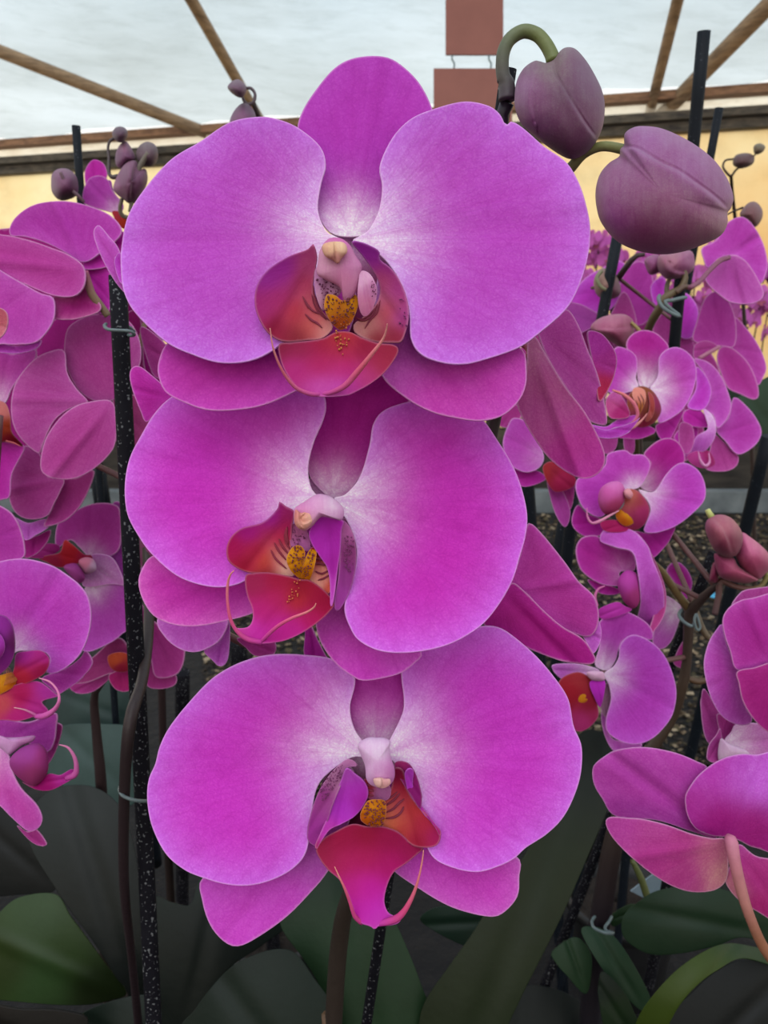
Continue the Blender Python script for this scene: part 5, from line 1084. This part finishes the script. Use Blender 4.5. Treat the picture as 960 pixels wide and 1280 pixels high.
# pots
potmb = MB()
def make_pot():
    t = empty('plant_pot', (0, 0, 0))
    mb = MB(); prof = [(.040, .0), (.047, .004), (.058, .095), (.0585, .10), (.064, .101), (.064, .113), (.060, .114), (.058, .10), (.054, .096)]
    n = 32; V = [(r * math.cos(2 * math.pi * j / n), r * math.sin(2 * math.pi * j / n), z) for r, z in prof for j in range(n)]
    Fc = [(i * n + j, i * n + (j + 1) % n, (i + 1) * n + (j + 1) % n, (i + 1) * n + j) for i in range(len(prof) - 1) for j in range(n)]
    Fc.append(tuple(range(n))[::-1])
    mb.add(V, Fc, (.02, .02, .02)); mb.build('pot_wall', 'pot_plastic', t)
    mb = MB(); R_ = random.Random(3)
    V = [(0, 0, .102)]; Fc = []
    for i in range(1, 7):
        for j in range(24): V.append((.0545 * i / 6 * math.cos(j * math.pi / 12), .0545 * i / 6 * math.sin(j * math.pi / 12), .100 + R_.uniform(-.006, .008) * (i < 6)))
    for j in range(24): Fc.append((0, 1 + j, 1 + (j + 1) % 24))
    for i in range(5):
        for j in range(24): a = 1 + i * 24 + j; c = 1 + i * 24 + (j + 1) % 24; Fc.append((a, a + 24, c + 24, c))
    mb.add(V, Fc, (.05, .04, .03)); mb.build('bark_mix', 'bark', t)
    return t
pot0 = make_pot(); used = [0]
def place_pot(x, y, label):
    if used[0] == 0: r = pot0
    else:
        r = pot0.copy(); COL.objects.link(r)
        for ch in pot0.children:
            c = ch.copy(); COL.objects.link(c); c.parent = r
    used[0] += 1
    r.location = (x, y, 0.0)
    tag(r, label, 'pot', 'black plastic pots')
for e, lb in ((hero, 'black pot of the orchid with three big blossoms'), (pa, 'black pot of the orchid on the thick left cane'), (pb, 'black pot of the orchid at the left edge'), (pc, 'black pot behind the left cane'), (pf, 'black pot under the slanting cane at right'), (pg, 'black pot of the orchid at the lower right edge'), (ph, 'black pot further back at right'), (pi, 'black pot far behind the right-hand canes'), (pj, 'black pot furthest back at the right'), (pd, 'black pot further back at left'), (pe, 'black pot behind the middle blossoms')):
    place_pot(e.location[0], e.location[1], lb)

# ======================================================================= greenhouse
def ray_plane(px, py, n, p0):
    v = W(px, py, 1.0) - CAM; n = np.array(n, float); p0 = np.array(p0, float)
    return CAM + v * (((p0 - CAM) @ n) / (v @ n))
YAW = math.radians(13.0)
ex = np.array([math.cos(YAW), -math.sin(YAW), 0.0])     # along the end wall, to the right
en = np.array([math.sin(YAW), math.cos(YAW), 0.0])      # outwards
W0 = np.array([0.0, 5.9, 0.0])
def zat(px, py): return ray_plane(px, py, en, W0)
def wallpt(u, z, off=0.0): return W0 + ex * u + en * off + np.array([0, 0, z])
RX = [list(ex), list(en), [0, 0, 1]]
def wbox(name, mat, u0, u1, z0, z1, o0, o1, kind='structure', sub=1):
    mb = MB(); nu = sub
    c = wallpt((u0 + u1) / 2, (z0 + z1) / 2, (o0 + o1) / 2)
    v = np.array([[x, y, z] for x in (-.5, .5) for y in (-.5, .5) for z in (-.5, .5)]) * np.array([u1 - u0, o1 - o0, z1 - z0])
    v = v @ np.array([ex, en, [0, 0, 1.0]]) + c
    mb.add(v, [(0, 1, 3, 2), (4, 6, 7, 5), (0, 4, 5, 1), (2, 3, 7, 6), (0, 2, 6, 4), (1, 5, 7, 3)], lin((120, 120, 120)))
    o = mb.build(name, mat, smooth=False); tag(o, kind=kind); return o
zb_top = zat(480, 142)[2]; zb_bot = zat(480, 152)[2]; zg_bot = zat(480, 168)[2]; zr_bot = zat(480, 190)[2]
UW = 6.5
wbox('wall_back', 'wall_film', -UW, UW, 0.0, zr_bot, .02, .03)
wbox('trim_1', 'dark_rail', -UW, UW, zr_bot, zg_bot - .06, -.05, .05)
wbox('trim_2', 'dark_rail', -UW, UW, zg_bot - .05, zg_bot, -.09, -.01)
wbox('wall_upper', 'gap_film', -UW, UW, zg_bot, zb_bot, .02, .03)
wbox('trim_3', 'wood_beam', -UW, UW, zb_bot, zb_top, -.06, .04)
# roof sheet rising towards the viewer
SL = math.tan(math.radians(20))
def roofpt(u, back, dz=0.0):
    return wallpt(u, zb_top + back * SL + dz, -back)
mb = MB(); nu, nb = 60, 30
V = []; R_ = random.Random(5)
for i in range(nb + 1):
    for j in range(nu + 1):
        u = -UW + 2 * UW * j / nu; bk = 4.6 * i / nb
        V.append(roofpt(u, bk, .03 + .012 * math.sin(u * 5 + bk) + .01 * math.sin(u * 13 + bk * 3) + R_.uniform(-.006, .006)))
Fc = [(i * (nu + 1) + j, i * (nu + 1) + j + 1, (i + 1) * (nu + 1) + j + 1, (i + 1) * (nu + 1) + j) for i in range(nb) for j in range(nu)]
mb.add(V, Fc, (.8, .8, .8)); o = mb.build('ceiling', 'roof_film'); tag(o, kind='structure')
rn = np.cross(ex, roofpt(0, 1) - roofpt(0, 0)); rn /= np.linalg.norm(rn)
def on_roof(px, py): return ray_plane(px, py, rn, roofpt(0, 0, -.04))
def pole(i, a, b_, r):
    A, B = on_roof(*a), on_roof(*b_); mb = MB(); n = 12
    A = A + (A - B) * .0
    X = np.array([A + (B - A) * t for t in np.linspace(0, 1, n)])
    tubev(mb, X, np.full(n, r), np.tile(lin((120, 100, 80)), (n, 1)), 12)
    o = mb.build(f'trim_{i}', 'wood_pole'); tag(o, kind='structure')
pole(4, (-120, 17), (258, 166), .042)
pole(5, (205, -60), (326, 152), .036)
pole(6, (862, -60), (808, 158), .034)
pole(7, (1060, -95), (806, 166), .05)

# hanging boards seen from behind
def board(x0, x1, y0, y1, d, label):
    mb = MB(); a = W(x0, y0, d); b_ = W(x1, y1, d); c = (a + b_) / 2
    M = np.stack([RIGHT, FWD, UP], 1)
    box(mb, c, (b_[0] - a[0], .006, np.linalg.norm(W(x0, y1, d) - a)), (130, 84, 76), M)
    t = empty('hanging_board', c); tag(t, label, 'board', 'boards hung from the roof')
    mb.build('board_panel', 'sign_board', t, smooth=False)
    return t
t1 = board(557, 629, -60, 69, 2.6, 'upper reddish-brown board hanging under the roof, cut off by the top edge')
t2 = board(542, 640, 86, 175, 2.6, 'lower reddish-brown board hung by hooks behind the two largest blossoms')
for x in (566, 612):
    mb = MB(); tubepx(mb, FULL, f"{x},66 {x-1},74 {x+2},80 {x},92", 2.6, 1.1, (70, 66, 62), n=12, sides=6); mb.build('hook', 'tie_wire', t2)
for x in (570, 618):
    mb = MB(); A = W(x, -58, 2.6); B = A + np.array([0, 0, .5]); tubev(mb, np.linspace(A, B, 4), np.full(4, .003), np.tile(lin((60, 60, 60)), (4, 1)), 6); mb.build('cord', 'tie_wire', t1)

# ground, bark chips, kerb, far bench
mb = MB(); nx = 40; V = []; R_ = random.Random(8)
for i in range(nx + 1):
    for j in range(nx + 1): V.append((-7 + 14 * j / nx, -3 + 11 * i / nx, R_.uniform(-.006, .006)))
mb.add(V, [(i * (nx + 1) + j, i * (nx + 1) + j + 1, (i + 1) * (nx + 1) + j + 1, (i + 1) * (nx + 1) + j) for i in range(nx) for j in range(nx)], (.04, .03, .02))
o = mb.build('ground', 'soil'); tag(o, kind='structure')
mb = MB(); CC = [(138, 118, 94), (96, 78, 58), (60, 48, 38), (166, 148, 122), (84, 74, 50), (40, 32, 28)]
for k in range(15000):
    y = 1.15 + (R_.random() ** 1.3) * 2.35; x = R_.uniform(-.25, .62) * y
    s = R_.uniform(.004, .0095) * (.7 + y * .25); a, b_, c_ = R_.uniform(0, 6.28), R_.uniform(-.6, .6), R_.uniform(-.5, .5)
    rot = np.array(Matrix.Rotation(a, 3, 'Z') @ Matrix.Rotation(b_, 3, 'X') @ Matrix.Rotation(c_, 3, 'Y'))
    v = np.array([[x_, y_, z_] for x_ in (-.5, .5) for y_ in (-.5, .5) for z_ in (-.5, .5)]) * np.array([s * 1.6, s, s * .3])
    v[::2] *= R_.uniform(.6, 1)
    v = v @ rot.T + np.array([x, y, R_.uniform(.004, .014)])
    mb.add(v, [(0, 1, 3, 2), (4, 6, 7, 5), (0, 4, 5, 1), (2, 3, 7, 6), (0, 2, 6, 4), (1, 5, 7, 3)], lin(CC[R_.choice((0, 1, 1, 2, 2, 4, 4, 5, 5, 3))]) * R_.uniform(.4, .85))
simple_material('chips', (100, 80, 60), rough=.9, nscale=200, namt=.4, useattr=True)
o = mb.build('bark_chips', 'chips', smooth=False); tag(o, 'brown bark chips and fallen bits covering the path between the plants', 'bark chips', kind='stuff')
gx_ = ray_plane(880, 641, (0, 0, 1), (0, 0, 0)); KY = gx_[1]
def gbox(name, mat, x0, x1, y0, y1, z0, z1, **kw):
    mb = MB(); box(mb, ((x0 + x1) / 2, (y0 + y1) / 2, (z0 + z1) / 2), (x1 - x0, y1 - y0, z1 - z0)); o = mb.build(name, mat, smooth=False); tag(o, **kw); return o
gbox('kerb', 'concrete', -3.5, 3.5, KY, KY + .10, 0, .10, label='grey concrete kerb along the far edge of the bark path', cat='kerb', kind='structure')
for k in range(3):
    gbox('plant_bench', 'old_boards', -3.4 + 2.3 * k, -1.15 + 2.3 * k, KY + .35, KY + 1.25, 0.0 if False else 0.0, .30, label='weathered dark board bed, %s, carrying distant orchids behind the kerb' % ('left third', 'middle third', 'right third')[k], cat='bench', group='raised beds behind the kerb')

# small litter
def chip(name, mat, px, py, s, label):
    p = ray_plane(px, py, (0, 0, 1), (0, 0, .02)); mb = MB()
    R0 = np.array(Matrix.Rotation(.6, 3, 'Z') @ Matrix.Rotation(.25, 3, 'X'))
    n = 10; V = [(s * math.cos(a) * (1 + .12 * math.cos(2 * a)), s * .7 * math.sin(a), h) for h in (0, .003) for a in np.linspace(0, 2 * math.pi, n + 1)[:-1]]
    V = np.array(V) @ R0.T + p
    mb.add(V, [tuple(range(n))[::-1], tuple(range(n, 2 * n))] + [(j, (j + 1) % n, n + (j + 1) % n, n + j) for j in range(n)], (.1, .3, .5))
    o = mb.build(name, mat); tag(o, label, 'scrap', 'bright plastic scraps on the ground')
chip('plastic_scrap', 'blue_plastic', 894, 745, .022, 'blue plastic scrap on the bark path below the plump buds')
chip('plastic_scrap', 'blue_plastic', 60, 686, .018, 'blue plastic scrap glimpsed between the left-hand blossoms')
p = W(813, 1108, .62); mb = MB(); box(mb, p, (.016, .0012, .03), (200, 210, 215), np.array(Matrix.Rotation(.5, 3, 'Y') @ Matrix.Rotation(.4, 3, 'X'))); box(mb, p + np.array([-.006, 0, -.03]), (.005, .0012, .04), (200, 210, 215), np.array(Matrix.Rotation(.4, 3, 'Y')))
o = mb.build('plant_label', 'white_plastic', smooth=False); tag(o, 'small pale plastic plant label behind the back-turned blossom at lower right', 'plant label')
# ======================================================================= distant orchids on the far beds (one shape, copied)
def far_blossom_mesh(seed):
    R_ = random.Random(seed); mb = MB()
    def lobe(a, L, w, tilt, rgb, nose=.55):
        n = 9; V = [(0, 0, 0)]
        for k in range(n + 1):
            t = -math.pi / 2 + math.pi * k / n
            u = L * (nose + (1 - nose) * math.cos(t)) if False else L * (.5 + .5 * math.cos(t)); v = w * math.sin(t) * (.35 + .65 * u / L)
            V.append((u * math.cos(a) - v * math.sin(a), -tilt * u - .1 * abs(v), u * math.sin(a) + v * math.cos(a)))
        mb.add(np.array(V), [(0, i, i + 1) for i in range(1, n + 1)], lin(rgb))
    for a, L, w, rgb in ((math.pi / 2, .045, .018, (176, 40, 150)), (math.radians(215), .043, .018, (176, 46, 150)), (math.radians(325), .043, .018, (176, 46, 150))): lobe(a, L, w, -.05, rgb)
    for a in (math.radians(12), math.radians(168)): lobe(a, .052, .036, .08, (196, 66, 184))
    for a in (math.radians(270), math.radians(200), math.radians(340)): lobe(a, .018, .008, .5, (160, 40, 70))
    return mb
far0 = None
def far_orchid(x, y, z0, h, seed, label):
    R_ = random.Random(seed)
    e = empty('orchid_plant', (x, y, z0)); tag(e, label, 'orchid', 'distant orchids on the far beds')
    lean = R_.uniform(-.08, .08); top = np.array([x + lean, y, z0 + h])
    ctl = [np.array([x, y, z0 + .0]), np.array([x + lean * .3, y, z0 + h * .5]), top, top + np.array([R_.choice((-1, 1)) * .09, -.06, -.02])]
    Q = crom(np.array(ctl), 26, closed=False)
    mb = MB(); tubev(mb, Q, np.full(26, .004), np.tile(lin((60, 50, 40)), (26, 1)), 6); mb.build('flower_stalk', 'stem', e)
    for k in range(7):
        a = R_.uniform(0, 6.28); L = R_.uniform(.18, .3); mb = MB()
        dr = np.array([math.cos(a), math.sin(a), 0]); sd = np.array([-dr[1], dr[0], 0]); V = []
        for i in range(9):
            t = i / 8; w = .035 * math.sin(math.pi * min(1, t * .9 + .08)) ** .6; c = np.array([x, y, z0 + .01]) + dr * L * t + np.array([0, 0, .17 * t - .11 * t * t])
            V += [c + sd * w + [0, 0, .006], c, c - sd * w + [0, 0, .006]]
        mb.add(V, [(i * 3 + j, i * 3 + j + 1, i * 3 + j + 4, i * 3 + j + 3) for i in range(8) for j in range(2)], lin((52, 74, 52))); mb.build('leaf', 'leaf', e, .001)
    nb_ = R_.randrange(9, 13)
    for k in range(nb_):
        s = (k + .3) / nb_; q = Q[int((0.2 + .78 * s) * 25)]
        o = bpy.data.objects.new('blossom', FARM[R_.randrange(3)]); COL.objects.link(o); o.parent = e
        o.location = q - WLOC[e.name] + np.array([(-1) ** k * .045, R_.uniform(-.05, 0), R_.uniform(-.01, .01)])
        o.rotation_euler = (R_.uniform(-.3, .2), R_.uniform(-.3, .3), R_.uniform(-1.2, 1.2)); sc = R_.uniform(.95, 1.3); o.scale = (sc, sc, sc)
    for k in range(2):
        mb = MB(); q = Q[-1] + np.array([R_.uniform(-.02, .02), 0, -.012 - .025 * k]); n = 5
        tubev(mb, np.array([q + np.array([0, 0, .014 * (t - .5)]) for t in np.linspace(0, 1, n)]), np.array([.001, .006, .008, .006, .001]), np.tile(lin((104, 60, 84)), (n, 1)), 8); mb.build('bud', 'bud', e)
FARM = []
for s in range(3):
    o = far_blossom_mesh(s).build('far', 'petal'); FARM.append(o.data); bpy.data.objects.remove(o)
spots = []
for i in range(9): spots.append((-50 + 26 * i, i % 2, 'left'))
for i in range(26): spots.append((650 + 14.5 * i, (i * 2) % 3 % 2, 'right'))
for i, (px, row, side) in enumerate(spots):
    R0 = random.Random(900 + i)
    y = KY + .50 + .48 * row + R0.uniform(-.06, .06); x = (px - 480) / F * y
    far_orchid(x, y, .30, (.96 if row else .70) + R0.uniform(-.1, .14), 40 + i, 'small distant orchid with pink blossoms on the far bed, ' + ('left of the big blossoms' if side == 'left' else 'right of the big blossoms'))

# ======================================================================= light and camera
w = bpy.data.worlds.new('sky'); SC.world = w; w.use_nodes = True
nt = w.node_tree; nt.nodes.clear(); L = nt.links
out = nt.nodes.new('ShaderNodeOutputWorld'); bg = nt.nodes.new('ShaderNodeBackground')
tc = nt.nodes.new('ShaderNodeTexCoord'); sx = nt.nodes.new('ShaderNodeSeparateXYZ'); L.new(tc.outputs['Generated'], sx.inputs[0])
cr = nt.nodes.new('ShaderNodeValToRGB'); L.new(sx.outputs['Z'], cr.inputs[0])
el = cr.color_ramp.elements
el[0].position = 0.0; el[0].color = (1.5, 1.32, 1.08, 1)
el[1].position = 1.0; el[1].color = (.74, .86, 1.0, 1)
for pz, c in ((.2, (1.35, 1.26, 1.12, 1)), (.3, (1.0, 1.02, 1.0, 1)), (.42, (.62, .78, .90, 1)), (.6, (.86, .93, 1.0, 1))):
    e_ = el.new(pz); e_.color = c
nz = nt.nodes.new('ShaderNodeTexNoise'); nz.inputs['Scale'].default_value = 3; nz.inputs['Detail'].default_value = 4; L.new(tc.outputs['Generated'], nz.inputs['Vector'])
mx = nt.nodes.new('ShaderNodeMix'); mx.data_type = 'RGBA'; mr = nt.nodes.new('ShaderNodeMapRange'); L.new(nz.outputs['Fac'], mr.inputs[0]); mr.inputs[1].default_value = .45; mr.inputs[2].default_value = .7; mr.inputs[4].default_value = .5
L.new(mr.outputs[0], mx.inputs[0]); L.new(cr.outputs[0], mx.inputs[6]); mx.inputs[7].default_value = (1.1, 1.1, 1.08, 1); L.new(mx.outputs[2], bg.inputs[0])
bg.inputs[1].default_value = 1.0; L.new(bg.outputs[0], out.inputs[0])

sd = bpy.data.lights.new('sun', 'SUN'); sd.energy = 1.1; sd.angle = math.radians(50); sd.color = (1.0, .97, .95)
so = bpy.data.objects.new('sun', sd); COL.objects.link(so); so.rotation_euler = (math.radians(38), math.radians(-10), 0)

cd = bpy.data.cameras.new('camera'); co = bpy.data.objects.new('camera', cd); COL.objects.link(co)
co.location = CAM; co.rotation_euler = (math.radians(90) - PITCH, 0, 0)
cd.sensor_fit = 'VERTICAL'; cd.sensor_height = 36; cd.lens = 36 * F / 1280; cd.clip_start = .01; cd.clip_end = 100
cd.dof.use_dof = True; cd.dof.focus_distance = .185; cd.dof.aperture_fstop = 38
SC.camera = co
SC.view_settings.view_transform = 'Standard'; SC.view_settings.look = 'None'; SC.view_settings.gamma = 1; SC.view_settings.use_curve_mapping = False
SC.view_settings.exposure = 0.16
